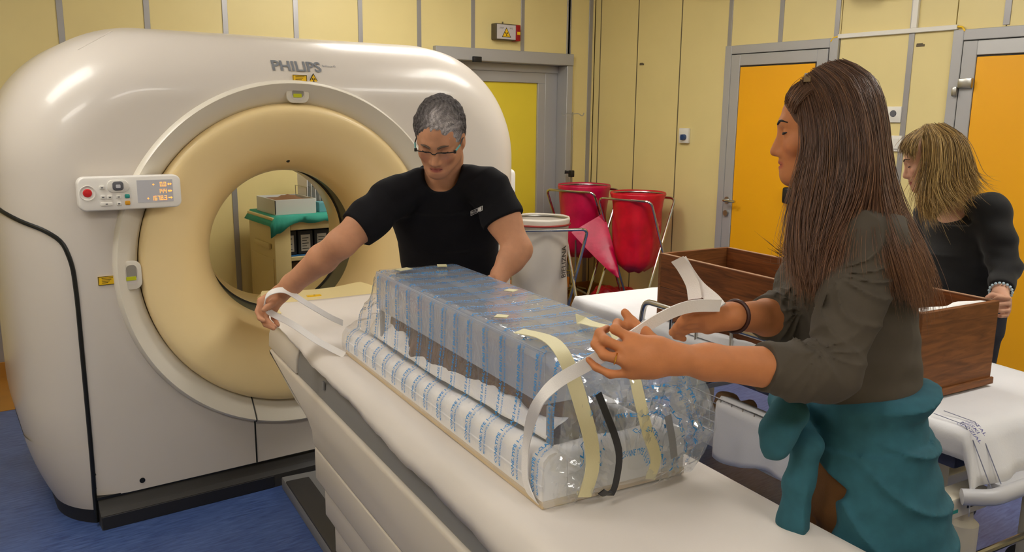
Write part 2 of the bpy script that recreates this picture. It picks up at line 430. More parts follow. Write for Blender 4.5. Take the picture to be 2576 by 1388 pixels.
# seam path (front plane): up from the floor, then sweeping outwards over the shoulder
SEAM = [(.425, .02), (.425, .6), (.425, .95), (.42, 1.08), (.395, 1.17), (.34, 1.215), (.27, 1.245), (.2, 1.29)]
def seam_x(z):
    for (xa, za), (xb, zb) in zip(SEAM[:-1], SEAM[1:]):
        if za <= z <= zb: return xa+(xb-xa)*(z-za)/(zb-za)
    return -1
for i in range(len(rows)-1):
    for k in range(NT):
        f = (i*NT+k, i*NT+(k+1) % NT, (i+1)*NT+(k+1) % NT, (i+1)*NT+k)
        c = [sum(vs[j][q] for j in f)/4 for q in range(3)]
        if c[0] < seam_x(c[2]):
            if c[2] > .3 or c[1] > 3.72: left.f.append(f)
        elif 2*GC[0]+.17-c[0] < seam_x(c[2]):
            if c[2] > .3 or c[1] > 3.72: right.f.append(f)
        else: main.f.append(f)
def compact(mb):
    used = sorted({j for f in mb.f for j in f}); mp_ = {j: i for i, j in enumerate(used)}
    mb.v = [mb.v[j] for j in used]; mb.f = [tuple(mp_[j] for j in f) for f in mb.f]; return mb
# front cover as one smooth shell, side covers cut along the seam
def weld(o):
    b2 = bmesh.new(); b2.from_mesh(o.data); bmesh.ops.remove_doubles(b2, verts=b2.verts[:], dist=.0004); bmesh.ops.dissolve_degenerate(b2, edges=b2.edges[:], dist=.0004)
    bmesh.ops.recalc_face_normals(b2, faces=b2.faces[:]); b2.to_mesh(o.data); b2.free(); o.data.shade_smooth(); o.data.set_sharp_from_angle(angle=1.2)
weld(part('front_cover', compact(main), 'shell', t, sharp=1.2))
# side covers go on down to the floor skirt
def skirt(mb, sx, nm):
    weld(part(nm, compact(mb), 'shell', t, sharp=1.2))
skirt(left, 1, 'side_cover'); skirt(right, -1, 'side_cover')
def foot_outline(z):
    # plan outline of the left foot: from the seam round the corner to the back
    out = []; i0 = 0
    tuck = .13*max(0, (.5-z)/.5)**2; xl = GX[0]+tuck
    out.append((.425, YF+g_depth(.425-xl)))
    for k in range(1, 25):
        x = .425-(.425-xl)*(1-(1-k/24)**2); out.append((x, YF+g_depth(x-xl)))
    out.append((xl, 4.1)); out.append((xl+.05, 4.4)); out.append((.425, 4.44))
    return out
for sgn, nm in ((1, 'left'), (-1, 'right')):
    def mir(p, z): return (p[0] if sgn > 0 else 2*(GX[0]+GX[1])/2-p[0], p[1], z)
    zz = [.062+.018*k for k in range(17)]
    rr = [[mir((p[0]-.0015, p[1]-.0015), z) for p in foot_outline(z)] for z in zz]
    part('foot_cover', MB().grid(rr), 'shell', t, sharp=1.2)
    o1 = [mir((p[0]+.004, p[1]+.006), .0) for p in foot_outline(.06)]; o2 = [mir((p[0]+.002, p[1]+.003), .064) for p in foot_outline(.06)]
    part('foot_skirt', MB().grid([o1, o2]), 'plinth_dark', t, sharp=1.2)
# seams
def on_front(pts, off=.0015, n=60):
    P = [Vector((a, b_, 0)) for a, b_ in pts]; L = [0]
    for a, b_ in zip(P[:-1], P[1:]): L.append(L[-1]+(b_-a).length)
    out = []
    for k in range(n+1):
        s = L[-1]*k/n; i = max(j for j in range(len(L)) if L[j] <= s+1e-9); i = min(i, len(P)-2)
        q = P[i].lerp(P[i+1], (s-L[i])/max(1e-9, L[i+1]-L[i])); out.append((q.x, g_y(q.x, max(q.y, .14))-off, q.y))
    return out
sp = fillet([(a, b_, 0) for a, b_ in SEAM], .08, 6); sp = [(p.x, p.y) for p in sp]
part('seam', MB().tube(on_front(sp, .002, 80), .0085, 8), 'seam_black', t)
part('seam', MB().tube(on_front([(2*GC[0]+.17-a, b_) for a, b_ in sp], .002, 80), .0085, 8), 'seam_black', t)
part('seam', MB().tube([(1.072, YF-.001, z) for z in (.13, .2, .34)], .0035, 6), 'seam_black', t)
rp_ = [(.750, -.006), (.745, -.022), (.737, -.029), (.728, -.024), (.70, -.004), (.665, .022), (.655, .032)]
part('seam', MB().tube([(GC[0]-.233, YF+h_-.001, GC[1]-math.sqrt(r_*r_-.233**2)) for r_, h_ in rp_], .003, 6), 'seam_black', t)
# top seam line at the left shoulder
part('seam', MB().tube([(x, g_y(x, z)-.0, z) for x, z in [(.66-.02*k, 1.96-.012*k) for k in range(8)]], .002, 5), 'shell', t)
# plinth under the front cover
pl = MB().prism([(YF+.9, 0), (YF-.02, 0), (YF-.02, .058), (YF+.006, .072), (YF+.03, .128), (YF+.9, .128)], 1.76, o=(.435, 0, 0), u=(0, 1, 0), v=(0, 0, 1), w=(1, 0, 0))
part('plinth', pl, 'plinth', t, smooth=False)
part('plinth_strip', MB().box((.437, YF-.024, 0), (1.14, YF-.019, .056), .002, 1), 'plinth_dark', t)
part('bottom_gap', MB().box((.43, YF+.004, .121), (2.2, YF+.2, .131)), 'seam_black', t, smooth=False)
part('screw_hole', MB().lathe([(0, -.002), (.011, -.002), (.011, .01)], (.60, YF-.0005, .166), (0, 1, 0), 16), 'seam_black', t)
# ring trim and bore cone (lathe round the bore axis; the axis leans 6 deg with the couch)
G0 = (GC[0], YF, GC[1]); SH = (.18, 0, 0)
part('ring_trim', MB().lathe([(.752, .02), (.750, -.006), (.745, -.022), (.737, -.029), (.728, -.024), (.70, -.004), (.665, .022), (.655, .032), (.65, .05)], G0, (0, 1, 0), 144), 'ring_trim', t, sharp=1.0)
cone = [(.657, .05), (.655, .024), (.648, .004), (.638, -.005)]
for k in range(21):
    a = k/20*math.pi/2; cone.append((.628-.276*math.sin(a)**1.12, .376-.384*math.cos(a)**.92))
cone.append((.352, .387))
part('bore_cone', MB().lathe(cone, G0, (0, 1, 0), 144, shear=SH), 'cone_yellow', t, sharp=1.0)
part('scan_window', MB().lathe([(.352, .386), (.357, .387), (.357, .60), (.349, .602)], G0, (0, 1, 0), 96, shear=SH), 'dark_band', t, sharp=.5)
part('rear_cone', MB().lathe([(.349, .601), (.347, .62), (.347, .86), (.37, .92), (.44, .97), (.6, 1.0), (.66, 1.0)], G0, (0, 1, 0), 96, shear=SH), 'cone_yellow', t, sharp=1.0)
back = [[(GC[0]+.18+.63*math.cos(th), 4.447, GC[1]+.63*math.sin(th)) for th in ths], [(a[0], 4.455, a[2]) for a in rows[0]]]
part('rear_cover', MB().grid(back, closed=True), 'shell', t)
p = at(735, 404, 'y', YF+.17)
part('screw_hole', MB().sphere((1.327, 3.600, 1.442), (.009, .012, .009), 10), 'seam_black', t)
# laser windows in the ring
def window(x, z, vert):
    w_, h_ = (.10, .07) if not vert else (.075, .115)
    y = YF-.008
    f = part('laser_window', MB().prism(rrect(x, z, w_, h_, .03), .012, o=(0, y, 0)).bevel_all(.004), 'ring_trim', t)
    part('recess', MB().prism(rrect(x, z, w_*.62, h_*.62, .02), .006, o=(0, y-.001, 0)), 'button_grey' if False else 'shell', f)
    part('lens', MB().prism(rrect(x, z+(.006 if not vert else .012), w_*.5, h_*.5, .014), .006, o=(0, y-.0018, 0)), 'couch_lens', f)
    part('warning_label', MB().prism(rrect(x-.003, z-(.004 if not vert else .012), .036, .015, .002), .004, o=(0, y-.003, 0)), 'label_lime', f, smooth=False)
p = at(750, 238, 'y', YF-.01); window(p[0], p[2], False)
p = at(329, 693, 'y', YF-.01); window(p[0]+.004, p[2], True)
# yellow warning labels
def wlabel(px, py, w_=.062, h_=.034):
    p = at(px, py, 'y', YF); y = g_y(p[0], p[2]); p = at(px, py, 'y', y)
    l = part('warning_label', MB().box((p[0]-w_/2, y-.003, p[2]-h_/2), (p[0]+w_/2, y+.002, p[2]+h_/2)), 'label_yellow', t, smooth=False)
    mb = MB(); y -= .0036
    fr = .0022
    for lo, hi in (((-w_/2, -h_/2), (w_/2, -h_/2+fr)), ((-w_/2, h_/2-fr), (w_/2, h_/2)), ((-w_/2, -h_/2), (-w_/2+fr, h_/2)), ((w_/2-fr, -h_/2), (w_/2, h_/2))):
        mb.add([(p[0]+lo[0], y, p[2]+lo[1]), (p[0]+hi[0], y, p[2]+lo[1]), (p[0]+hi[0], y, p[2]+hi[1]), (p[0]+lo[0], y, p[2]+hi[1])], [(0, 1, 2, 3)])
    for r_ in range(4):
        z = p[2]+.009-.006*r_; mb.add([(p[0]-.02, y, z), (p[0]+.02-(.006*r_), y, z), (p[0]+.02-.006*r_, y, z+.002), (p[0]-.02, y, z+.002)], [(0, 1, 2, 3)])
    part('print', mb, 'label_ink', l, smooth=False, fix=False)
wlabel(754, 199); wlabel(270, 705, .066, .034)
def trefoil(mb, c, u, v, r):
    c, u, v = (np.array(q, float) for q in (c, u, v))
    for k in range(3):
        a0 = math.pi/2+math.pi+2*math.pi*k/3
        pts = []
        for j in range(9):
            a = a0-math.pi/6+math.pi/3*j/8; pts.append(c+u*(r*math.cos(a))+v*(r*math.sin(a)))
        for j in range(8, -1, -1):
            a = a0-math.pi/6+math.pi/3*j/8; pts.append(c+u*(.3*r*math.cos(a))+v*(.3*r*math.sin(a)))
        mb.add(pts, [tuple(range(18))])
    mb.add([c+u*(.19*r*math.cos(a))+v*(.19*r*math.sin(a)) for a in [2*math.pi*j/12 for j in range(12)]], [tuple(range(12))])
def tri_sign(parent, px, py, h, y=None, off=.003, ptt=None):
    if ptt is None:
        p = at(px, py, 'y', YF); y = g_y(p[0], p[2]); p = at(px, py, 'y', y)
    else: p = ptt; y = p[1]
    hw = h*.58
    def tri(s): return [(p[0]-hw*s, p[2]-h/2*s-.0), (p[0]+hw*s, p[2]-h/2*s), (p[0], p[2]+h/2*s)]
    l = part('warning_triangle', MB().prism([(a, b_) for a, b_ in tri(1)], .004, o=(0, y-off, 0)), 'label_ink', parent, smooth=False)
    q = tri(.8); q = [(a, b_-h*.03) for a, b_ in q]
    part('triangle_face', MB().prism(q, .003, o=(0, y-off-.001, 0)), 'label_yellow', l, smooth=False)
    mb = MB(); trefoil(mb, (p[0], y-off-.0016, p[2]-h*.14), (1, 0, 0), (0, 0, 1), h*.2)
    part('trefoil', mb, 'label_ink', l, smooth=False, fix=False)
tri_sign(t, 788, 197, .042)
# maker's lettering: raised silver capitals following the curved cover
mb = MB(); vs2, fs2 = text2d('PHILIPS', 1, .022, 3)
vs2 = vs2-vs2.min(0); vs2 = vs2/np.array([vs2[:, 0].max(), vs2[:, 1].max()])
pa = at(688, 177, 'y', YF+.02); pb = at(811, 175, 'y', YF+.02); hgt = .044
def put_text(vs_, fs_, x0, x1, z0, h_, off):
    P = []
    for a, b_ in vs_:
        x = x0+(x1-x0)*a; z = z0+h_*b_; P.append((x, g_y(x, z)-off, z))
    return P
for off in (.001, .004): mb.add(put_text(vs2, fs2, pa[0], pb[0], pa[2], hgt, off), fs2)
part('logo_lettering', mb, 'logo_silver', t, smooth=False, fix=False)
mb = MB(); v3, f3 = text2d('Brilliance 40', 1, 0); v3 = (v3-v3.min(0)); v3 = v3/np.array([v3[:, 0].max(), v3[:, 1].max()])
pc = at(816, 168, 'y', YF+.02); mb.add(put_text(v3, f3, pc[0], pc[0]+.06, pc[2], .009, .002), f3); 
part('series_lettering', mb, 'logo_silver', t, smooth=False, fix=False)
# small white rim of the control panel on the far right flank
part('flank_panel', MB().box((2.585, 3.70, 1.15), (2.66, 3.98, 1.36), .03, 4), 'panel_white', t)
# ---- gantry control panel
cp0 = at(196, 490, 'y', YF-.06); cp1 = at(455, 478, 'y', YF-.06)
cx = (cp0[0]+cp1[0])/2; cw = cp1[0]-cp0[0]; cz = (at(200, 491, 'y', YF-.06)[2]+at(452, 478, 'y', YF-.06)[2])/2; chh = .126
yp = YF-.065
cp = part('control_panel', MB().prism(rrect(cx, cz, cw, chh, .026, 8), .05, o=(0, yp, 0)).bevel_all(.006, 3), 'panel_white', t)
part('mount', MB().box((cx-.1, yp+.04, cz-.04), (cx+.1, YF+.02, cz+.04), .01), 'shell', cp)
def cpx(px, py): p = at(px, py, 'y', yp); return p[0], p[2]
x, z = cpx(220, 486)
part('button_well', MB().lathe([(.028, .002), (.027, -.002), (.020, .001), (.0185, .012)], (x, yp-.001, z), (0, 1, 0), 32), 'button_white', cp)
part('stop_button', MB().lathe([(0, -.004), (.013, -.003), (.0165, .002), (.0165, .012)], (x, yp-.001, z), (0, 1, 0), 32), 'stop_red', cp)
x, z = cpx(296, 468)
part('joypad', MB().prism(rrect(x, z, .074, .046, .02, 6), .012, o=(0, yp-.006, 0)).bevel_all(.003), 'button_white', cp)
part('joypad_key', MB().prism(rrect(x, z+.001, .038, .034, .011, 6), .012, o=(0, yp-.010, 0)).bevel_all(.003), 'button_grey', cp)
part('joypad_centre', MB().prism(rrect(x, z, .016, .013, .003, 4), .012, o=(0, yp-.0115, 0)), 'lcd', cp)
for (px, py, w_, h_, mm) in ((256, 472, .017, .015, 'button_white'), (259, 496, .017, .015, 'button_white'), (276, 496, .017, .015, 'button_white'), (298, 495, .017, .015, 'button_white'), (320, 493, .017, .015, 'button_teal'),
                            (268, 513, .041, .014, 'button_white'), (299, 512, .017, .014, 'button_white'), (321, 510, .018, .016, 'button_amber')):
    x, z = cpx(px, py); part('button', MB().prism(rrect(x, z, w_, h_, .004, 4), .01, o=(0, yp-.005, 0)).bevel_all(.002), mm, cp)
    if mm == 'button_white':
        mbm = MB(); mbm.box((x-.004, yp-.0056, z-.002), (x+.004, yp-.005, z+.002)); part('button_mark', mbm, 'button_grey', cp, smooth=False)
x0, z1 = cpx(343, 453); x1, z0 = cpx(437, 511); z0 = cpx(390, 508)[1]; z1 = cpx(390, 452)[1]
ds = part('display', MB().box((x0, yp-.001, z0), (x1, yp+.004, z1)), 'lcd', cp, smooth=False)
SEG = {'0': 'abcdef', '1': 'bc', '4': 'fgbc', '6': 'afgedc', '7': 'abc', '8': 'abcdefg', '3': 'abgcd'}
mb = MB(); yy = yp-.0016; W_, H_, T_ = .0085, .0165, .0019
def rect(a, b_, c_, d_): mb.add([(a, yy, b_), (c_, yy, b_), (c_, yy, d_), (a, yy, d_)], [(0, 1, 2, 3)])
def digit(ch, x, z):
    if ch == '.': rect(x-.0032, z, x-.0004, z+.0028); return
    for s_ in SEG[ch]:
        if s_ == 'a': rect(x, z+H_-T_, x+W_, z+H_)
        if s_ == 'g': rect(x, z+H_/2-T_/2, x+W_, z+H_/2+T_/2)
        if s_ == 'd': rect(x, z, x+W_, z+T_)
        if s_ == 'f': rect(x, z+H_/2, x+T_, z+H_)
        if s_ == 'b': rect(x+W_-T_, z+H_/2, x+W_, z+H_)
        if s_ == 'e': rect(x, z, x+T_, z+H_/2)
        if s_ == 'c': rect(x+W_-T_, z, x+W_, z+H_/2)
def arrow(x, z, two):
    z += H_/2; rect(x, z-.0016, x+.014, z+.0016)
    for j in range(3): rect(x+.009+.0016*j, z-.0046+.0015*j, x+.0105+.0016*j, z+.0046-.0015*j)
    if two:
        for j in range(3): rect(x+.0035-.0016*j, z-.0046+.0015*j, x+.005-.0016*j, z+.0046-.0015*j)
def plus(x, z): z += H_/2; rect(x-.004, z-.001, x+.004, z+.001); rect(x-.001, z-.004, x+.001, z+.004)
xr = x1-.021
for line, txt in enumerate(('0.0', '144', '1678.3')):
    z = z1-.026-.0262*line; x = xr
    for ch in reversed(txt):
        if ch == '.': digit('.', x, z); x -= .0026
        else: x -= .0112; digit(ch, x, z)
    arrow(xr+.003, z, line != 2)
    if line != 1: plus(x-.012-(.012 if line == 0 else 0), z)
part('digits', mb, 'lcd_digit', ds, smooth=False, fix=False)
# ------------------------------------------------------------------ patient couch (frame n, e, z)
mat('couch_white', (212, 202, 188), .38, var=.015, scale=3)
mat('couch_grey', (128, 126, 124), .42)
mat('pad_cream', (230, 212, 158), .5)
mat('sheet', (226, 218, 210), .85, var=.02, scale=5, bump=.12, bscale=900)
mat('dark_gap', (14, 14, 14), .6)
t = thing('patient_table', 'long off-white CT patient table running into the scanner bore', 'patient table', tuple(tf(1.02, 2.0, 0)), -TA)
couch = t
def tmb(): return MB(TM)
NL, NR = .775, 1.265; NC = 1.02
ZT = .85
# pallet: shallow trough
def pal(n):
    q = (n-NC)/(NR-NC); return ZT-.004+.0*q
prof = [(NL, ZT-.012), (NL+.012, ZT)] + [(NL+.012+(NR-NL-.024)*k/12, ZT-.006*math.sin(math.pi*k/12)) for k in range(1, 12)] + [(NR-.012, ZT), (NR, ZT-.012), (NR-.02, ZT-.045), (NC, ZT-.07), (NL+.02, ZT-.045)]
part('tabletop', tmb().prism(prof, 3.55, o=(0, .15, 0), u=(1, 0, 0), v=(0, 0, 1), w=(0, 1, 0)), 'pad_cream', t, sharp=.8)
# cream mattress end in the bore with raised, pointed corners
rows = []
for k in range(13):
    e = 3.25+.37*k/12; row = []
    for j in range(17):
        q = -1+2*j/16; lift = .016*abs(q)**3*(.3+.7*k/12); hw = (NR-NL)/2+.012-(.03*max(0, (k-8)/4)**2)
        row.append((NC+q*hw, e+.05*(k/12)*abs(q)**2, ZT+.006+lift+.012*(1-abs(q)**6)))
    rows.append(row)
under = [[(p[0], p[1], ZT-.01) for p in r] for r in rows]
mb = tmb(); mb.grid(rows); mb.grid([[p for p in rows[-1]], [p for p in under[-1]]]); mb.grid([[r[0] for r in rows], [r[0] for r in under]]); mb.grid([[r[-1] for r in rows], [r[-1] for r in under]])
part('mattress_end', mb, 'pad_cream', t, sharp=1)
p = atz(787, 746, .866)
lb = part('direction_label', tmb().box((p[0]-.025, p[1]-.011, .8675), (p[0]+.035, p[1]+.011, .8725)), 'label_yellow', t, smooth=False)
part('label_mark', tmb().box((p[0]+.003, p[1]-.004, .8725), (p[0]+.01, p[1]+.004, .8732)), 'label_ink', lb, smooth=False)
# upper carriage (flank greyed to paint the shade beneath the sheet), gap and long fairing
fl = [(.738, .705), (.742, .76), (.755, .80), (.775, .838), (NC, .838), (2*NC-.775, .838), (2*NC-.755, .80), (2*NC-.742, .76), (2*NC-.738, .705)]
part('carriage_end', tmb().prism(fl, .42, o=(0, 2.93, 0), u=(1, 0, 0), v=(0, 0, 1), w=(0, 1, 0)).bevel_all(.006), 'couch_white', t, sharp=.9)
part('carriage_flank', tmb().prism([(a+.008 if a < NC else a-.008, b_) for a, b_ in fl], 1.52, o=(0, 1.405, 0), u=(1, 0, 0), v=(0, 0, 1), w=(0, 1, 0)), 'couch_grey', t, sharp=.9)
part('carriage_flank', tmb().prism([(a+.008 if a < NC else a-.008, b_) for a, b_ in fl], 1.2, o=(0, .2, 0), u=(1, 0, 0), v=(0, 0, 1), w=(0, 1, 0)), 'couch_grey', t, sharp=.9)
part('gap', tmb().box((.75, .3, .69), (2*NC-.75, 3.33, .71)), 'dark_gap', t, smooth=False)
part('latch', tmb().box((.742, 2.585, .745), (.749, 2.60, .775), .002), 'couch_grey', t)
side = [(3.335, .700), (3.32, .690), (3.22, .668), (3.06, .63), (2.93, .60), (2.83, .592), (2.765, .58), (2.72, .555), (2.71, .51), (.35, .51), (.35, .700)]
mb = tmb().prism(side, 2*(NC-.732), o=(.732, 0, 0), u=(0, 1, 0), v=(0, 0, 1), w=(1, 0, 0)); mb.bevel_all(.012, 3)
part('fairing', mb, 'couch_white', t, sharp=.9)
for i, (z1, z0, ins, e1) in enumerate(((.507, .385, .004, 2.705), (.381, .262, .022, 2.66), (.258, .14, .04, 2.615), (.136, .05, .058, 2.57))):
    mb = tmb().box((.732+ins, .45+ins, z0), (2*NC-.732-ins, e1, z1), .008, 2)
    part('pedestal_cover', mb, 'couch_white', t, sharp=.9)
part('base_plate', tmb().box((.80, .4, 0), (2*NC-.80, 3.50, .055), .006, 2), 'couch_grey', t)
part('floor_cover', tmb().box((.802, 2.3, .05), (.905, 3.43, .064), .005, 2), 'plinth', t)
# ------------------------------------------------------------------ paper sheet over the couch
rng = random.Random(3)
rows = []
Ls = [(-.13, None)]
NE = 90; e0, e1 = .16, 3.40
def hangz(e): return .768+.071*((e-1.37)/1.84) if e > 1.0 else .754
for k in range(NE+1):
    e = e0+(e1-e0)*k/NE; row = []
    zh = hangz(e)+.003*math.sin(e*23)+.002*math.sin(e*61)
    pts = [(.728+.004*math.sin(e*9), zh), (.733, zh+(.842-zh)*.5), (.748, .842+.001), (.768, .856)]
    for (n_, z_) in pts: row.append((n_, e, z_))
    for j in range(1, 20):
        n_ = .768+(NR+.008-.768)*j/19
        fo = 0
        if e > 2.62:   # soft folds at the scanner end
            a = min(1, (e-2.62)/.2); fo = a*(.010*math.sin((n_-.8)*26+e*5)*math.exp(-((e-2.95)/.22)**2)+.006*math.sin(e*34+n_*8)*math.exp(-((n_-.85)/.1)**2))
        cov = .012 if e > 3.22 else .012*max(0, (e-3.1)/.12)
        row.append((n_, e, .857+cov+abs(fo)*1.0+.0015*math.sin(e*7+n_*13)))
    row += [(NR+.014, e, .846), (NR+.018, e, .83-.004*math.sin(e*11))]
    rows.append(row)
mb = tmb().grid(rows)
sh = solo('paper_sheet', mb, 'sheet', 'long white paper sheet spread over the CT table, hanging over its edge', 'sheet', sharp=2)
md = sh.modifiers.new('thickness', 'SOLIDIFY'); md.thickness = .0015; md.offset = -1
# ------------------------------------------------------------------ tray with padded rim, mummy, clear lid, printed film
from mathutils import noise as mnoise
mat('board', (206, 184, 150), .6, var=.06, scale=30, stretch=(1, .1, 1))
mat('tyvek', (246, 242, 238), .7, var=.02, scale=10, bump=.1, bscale=60)
mat('mummy_linen', (128, 94, 68), .9, var=.3, scale=14, bump=.6, bscale=40, rgb2=(66, 46, 32), detail=6)
mat('mask_tape', (226, 218, 176), .6, bump=.2, bscale=300); mat('black_tape', (40, 40, 44), .4); mat('grey_tape', (150, 152, 158), .5)
mat('film_print', (52, 146, 214), .5)
mat('webbing', (246, 242, 240), .8, bump=.25, bscale=500)
def clear(name, tint, diff, diffcol, ior, rough):
    m = bpy.data.materials.new(name); m.use_nodes = True; nt = m.node_tree; nt.nodes.clear()
    o = nt.nodes.new('ShaderNodeOutputMaterial'); tr = nt.nodes.new('ShaderNodeBsdfTransparent'); tr.inputs[0].default_value = lin(tint)
    df = nt.nodes.new('ShaderNodeBsdfDiffuse'); df.inputs[0].default_value = lin(diffcol)
    gl = nt.nodes.new('ShaderNodeBsdfGlossy'); gl.inputs['Roughness'].default_value = rough; gl.inputs[0].default_value = (1, 1, 1, 1)
    lw = nt.nodes.new('ShaderNodeLayerWeight'); lw.inputs[0].default_value = .5
    pw = nt.nodes.new('ShaderNodeMath'); pw.operation = 'POWER'; pw.inputs[1].default_value = 4.0; nt.links.new(lw.outputs['Facing'], pw.inputs[0])
    fr = nt.nodes.new('ShaderNodeMath'); fr.operation = 'MULTIPLY_ADD'; fr.inputs[1].default_value = .75; fr.inputs[2].default_value = ior; nt.links.new(pw.outputs[0], fr.inputs[0])
    tl = nt.nodes.new('ShaderNodeBsdfTranslucent'); tl.inputs[0].default_value = lin(diffcol); hz = nt.nodes.new('ShaderNodeMixShader'); hz.inputs[0].default_value = .45
    nt.links.new(df.outputs[0], hz.inputs[1]); nt.links.new(tl.outputs[0], hz.inputs[2])
    m1 = nt.nodes.new('ShaderNodeMixShader'); m1.inputs[0].default_value = diff
    m2 = nt.nodes.new('ShaderNodeMixShader')
    nt.links.new(tr.outputs[0], m1.inputs[1]); nt.links.new(hz.outputs[0], m1.inputs[2])
    nt.links.new(fr.outputs[0], m2.inputs[0]); nt.links.new(m1.outputs[0], m2.inputs[1]); nt.links.new(gl.outputs[0], m2.inputs[2]); nt.links.new(m2.outputs[0], o.inputs[0])
    if name.startswith('film'):
        tc = nt.nodes.new('ShaderNodeTexCoord'); n = nt.nodes.new('ShaderNodeTexNoise'); n.inputs['Scale'].default_value = 22; n.inputs['Detail'].default_value = 2; n.inputs['Distortion'].default_value = 1.2
        bp = nt.nodes.new('ShaderNodeBump'); bp.inputs['Strength'].default_value = .22; bp.inputs['Distance'].default_value = .01
        nt.links.new(tc.outputs['Object'], n.inputs[0]); nt.links.new(n.outputs[0], bp.inputs['Height'])
        nt.links.new(bp.outputs[0], gl.inputs['Normal']); nt.links.new(bp.outputs[0], lw.inputs['Normal'])
    MATS[name] = m
clear('film', (254, 254, 255), .15, (240, 244, 250), .04, .06); clear('film_crumple', (252, 253, 255), .14, (232, 242, 252), .09, .04)
clear('acrylic', (244, 246, 250), .42, (232, 236, 244), .04, .04)  # film and lid haze: cloudy plastic plus ceiling reflection put into the diffuse colour
CN0, CN1, CE0, CE1 = .822, 1.198, 1.325, 2.585; CZ = .8605
t = thing('display_tray', 'shallow tray with white padded rim lying under the plastic on the CT table', 'tray', tuple(tf(1.01, 1.95, CZ)), -TA)
part('base_board', tmb().box((CN0, CE0, CZ), (CN1, CE1, CZ+.016), .002, 1), 'board', t)
def bol(e): return .945+.03*max(0, (2.0-e)/.7)     # height of the padded rim
def rim(n0, n1, e0, e1, along, nm='padded_rim'):
    rows = []
    K = 40
    for k in range(K+1):
        q = k/K
        if along == 'e':
            e = e0+(e1-e0)*q; h = bol(e)+.003*math.sin(e*19)
            pr = [(n0, CZ+.016), (n0-.002, CZ+.05), (n0+.002, h-.012), (n0+.014, h), ((n0+n1)/2, h+.004), (n1-.008, h-.004), (n1, h-.02), (n1, CZ+.016)]
            rows.append([(a, e, b_) for a, b_ in pr])
        else:
            n_ = n0+(n1-n0)*q; h = bol((e0+e1)/2)+.002*math.sin(n_*40)
            pr = [(e0, CZ+.016), (e0, h-.012), (e0+.012, h), ((e0+e1)/2, h+.003), (e1-.01, h-.003), (e1, h-.02), (e1, CZ+.016)]
            rows.append([(n_, a, b_) for a, b_ in pr])
    mb = tmb().grid(rows); n = len(rows[0]); mb.f.append(tuple(range(n))); mb.f.append(tuple(range(len(mb.v)-1, len(mb.v)-n-1, -1)))
    part(nm, mb, 'tyvek', t, sharp=1.2)
rim(CN0+.002, CN0+.062, CE0+.004, CE1-.004, 'e'); rim(CN1-.062, CN1-.002, CE0+.004, CE1-.004, 'e')
rim(CN0+.064, CN1-.064, CE0+.004, CE0+.07, 'n'); rim(CN0+.064, CN1-.064, CE1-.07, CE1-.004, 'n')
# stepped foam ledge outside the rim (thin line along the side)
part('rim_wrap', tmb().box((CN0-.002, CE0+.002, CZ+.018), (CN0+.004, CE1-.002, CZ+.052), .002, 1), 'tyvek', t)
part('inner_floor', tmb().box((CN0+.064, CE0+.072, CZ+.016), (CN1-.064, CE1-.072, CZ+.022)), 'tyvek', t, smooth=False)
for e in (1.40, 2.40):
    for n_ in (.885, 1.125):
        part('lid_post', tmb().box((n_-.006, e-.008, .93), (n_+.006, e+.008, 1.049), .002, 1), 'grey_tape', t)
# ---- mummy: a slim bandaged body lying in the tray
rows = []
prof = [(1.43, .02, 0), (1.45, .055, 0), (1.49, .07, 0), (1.54, .062, .0), (1.60, .06, 0), (1.72, .07, 0), (1.85, .082, 0), (1.98, .092, 0), (2.08, .10, 0), (2.16, .108, 0), (2.22, .09, 0), (2.26, .062, .0), (2.30, .065, .01), (2.35, .078, .012), (2.40, .076, .012), (2.44, .05, .01), (2.46, .02, .008)]
for k in range(121):
    e = 1.43+1.03*k/120
    for (a, ra, za), (b_, rb, zb) in zip(prof[:-1], prof[1:]):
        if a <= e <= b_+1e-6:
            q = (e-a)/(b_-a); q = q*q*(3-2*q); r = ra+(rb-ra)*q; dz = za+(zb-za)*q; break
    row = []
    for j in range(40):
        a = 2*math.pi*j/40
        x = math.cos(a); z = math.sin(a)
        nz = mnoise.noise(Vector((x*2.0, e*14, z*2.0)))*.010 + mnoise.noise(Vector((x*5, e*40, z*5)))*.005
        band = .0018*math.sin(e*75+math.sin(a)*4+2*math.sin(e*11))
        rr = r+nz*min(1, r/.06)+band*min(1, r/.06)
        row.append((1.005+rr*1.15*x, e, .982+dz+rr*.92*z-.0))
    rows.append(row)
mb = tmb().grid(rows, closed=True); mb.f.append(tuple(range(40))); mb.f.append(tuple(range(len(mb.v)-1, len(mb.v)-41, -1)))
solo('mummy', mb, 'mummy_linen', 'dark brown bandaged mummy lying in the padded tray under the lid', 'mummy', sharp=2)
# ---- tissue lining: ragged white sheets standing up on both sides of the mummy
def tissue(side, label):
    rows = []
    for k in range(91):
        e = 1.40+1.1*k/90; row = []
        top = .985+.018*mnoise.noise(Vector((e*5, 3.1, side)))+.010*mnoise.noise(Vector((e*17, 1.7, side)))+(.05*max(0, (e-2.3)/.2) if side < 0 else 0)+(.03*max(0, (1.55-e)/.15))
        for j in range(8):
            q = j/7; off = .052+.055*q+.010*mnoise.noise(Vector((e*8, q*2, 5+side)))*q
            n_ = CN0+off if side < 0 else CN1-off
            row.append((n_, e, .952+.03*max(0, (2.0-e)/.7)*(1-q)+(top-.952)*q**.8+.004*mnoise.noise(Vector((e*11, q*3, 9)))))
        rows.append(row)
    o = solo('tissue_lining', tmb().grid(rows), 'tyvek', label, 'tissue', sharp=2, group='tissue linings in the tray')
    md = o.modifiers.new('thickness', 'SOLIDIFY'); md.thickness = .0012
tissue(-1, 'white tissue with a ragged edge tucked along the near side of the mummy')
tissue(1, 'white tissue tucked along the far side of the mummy')
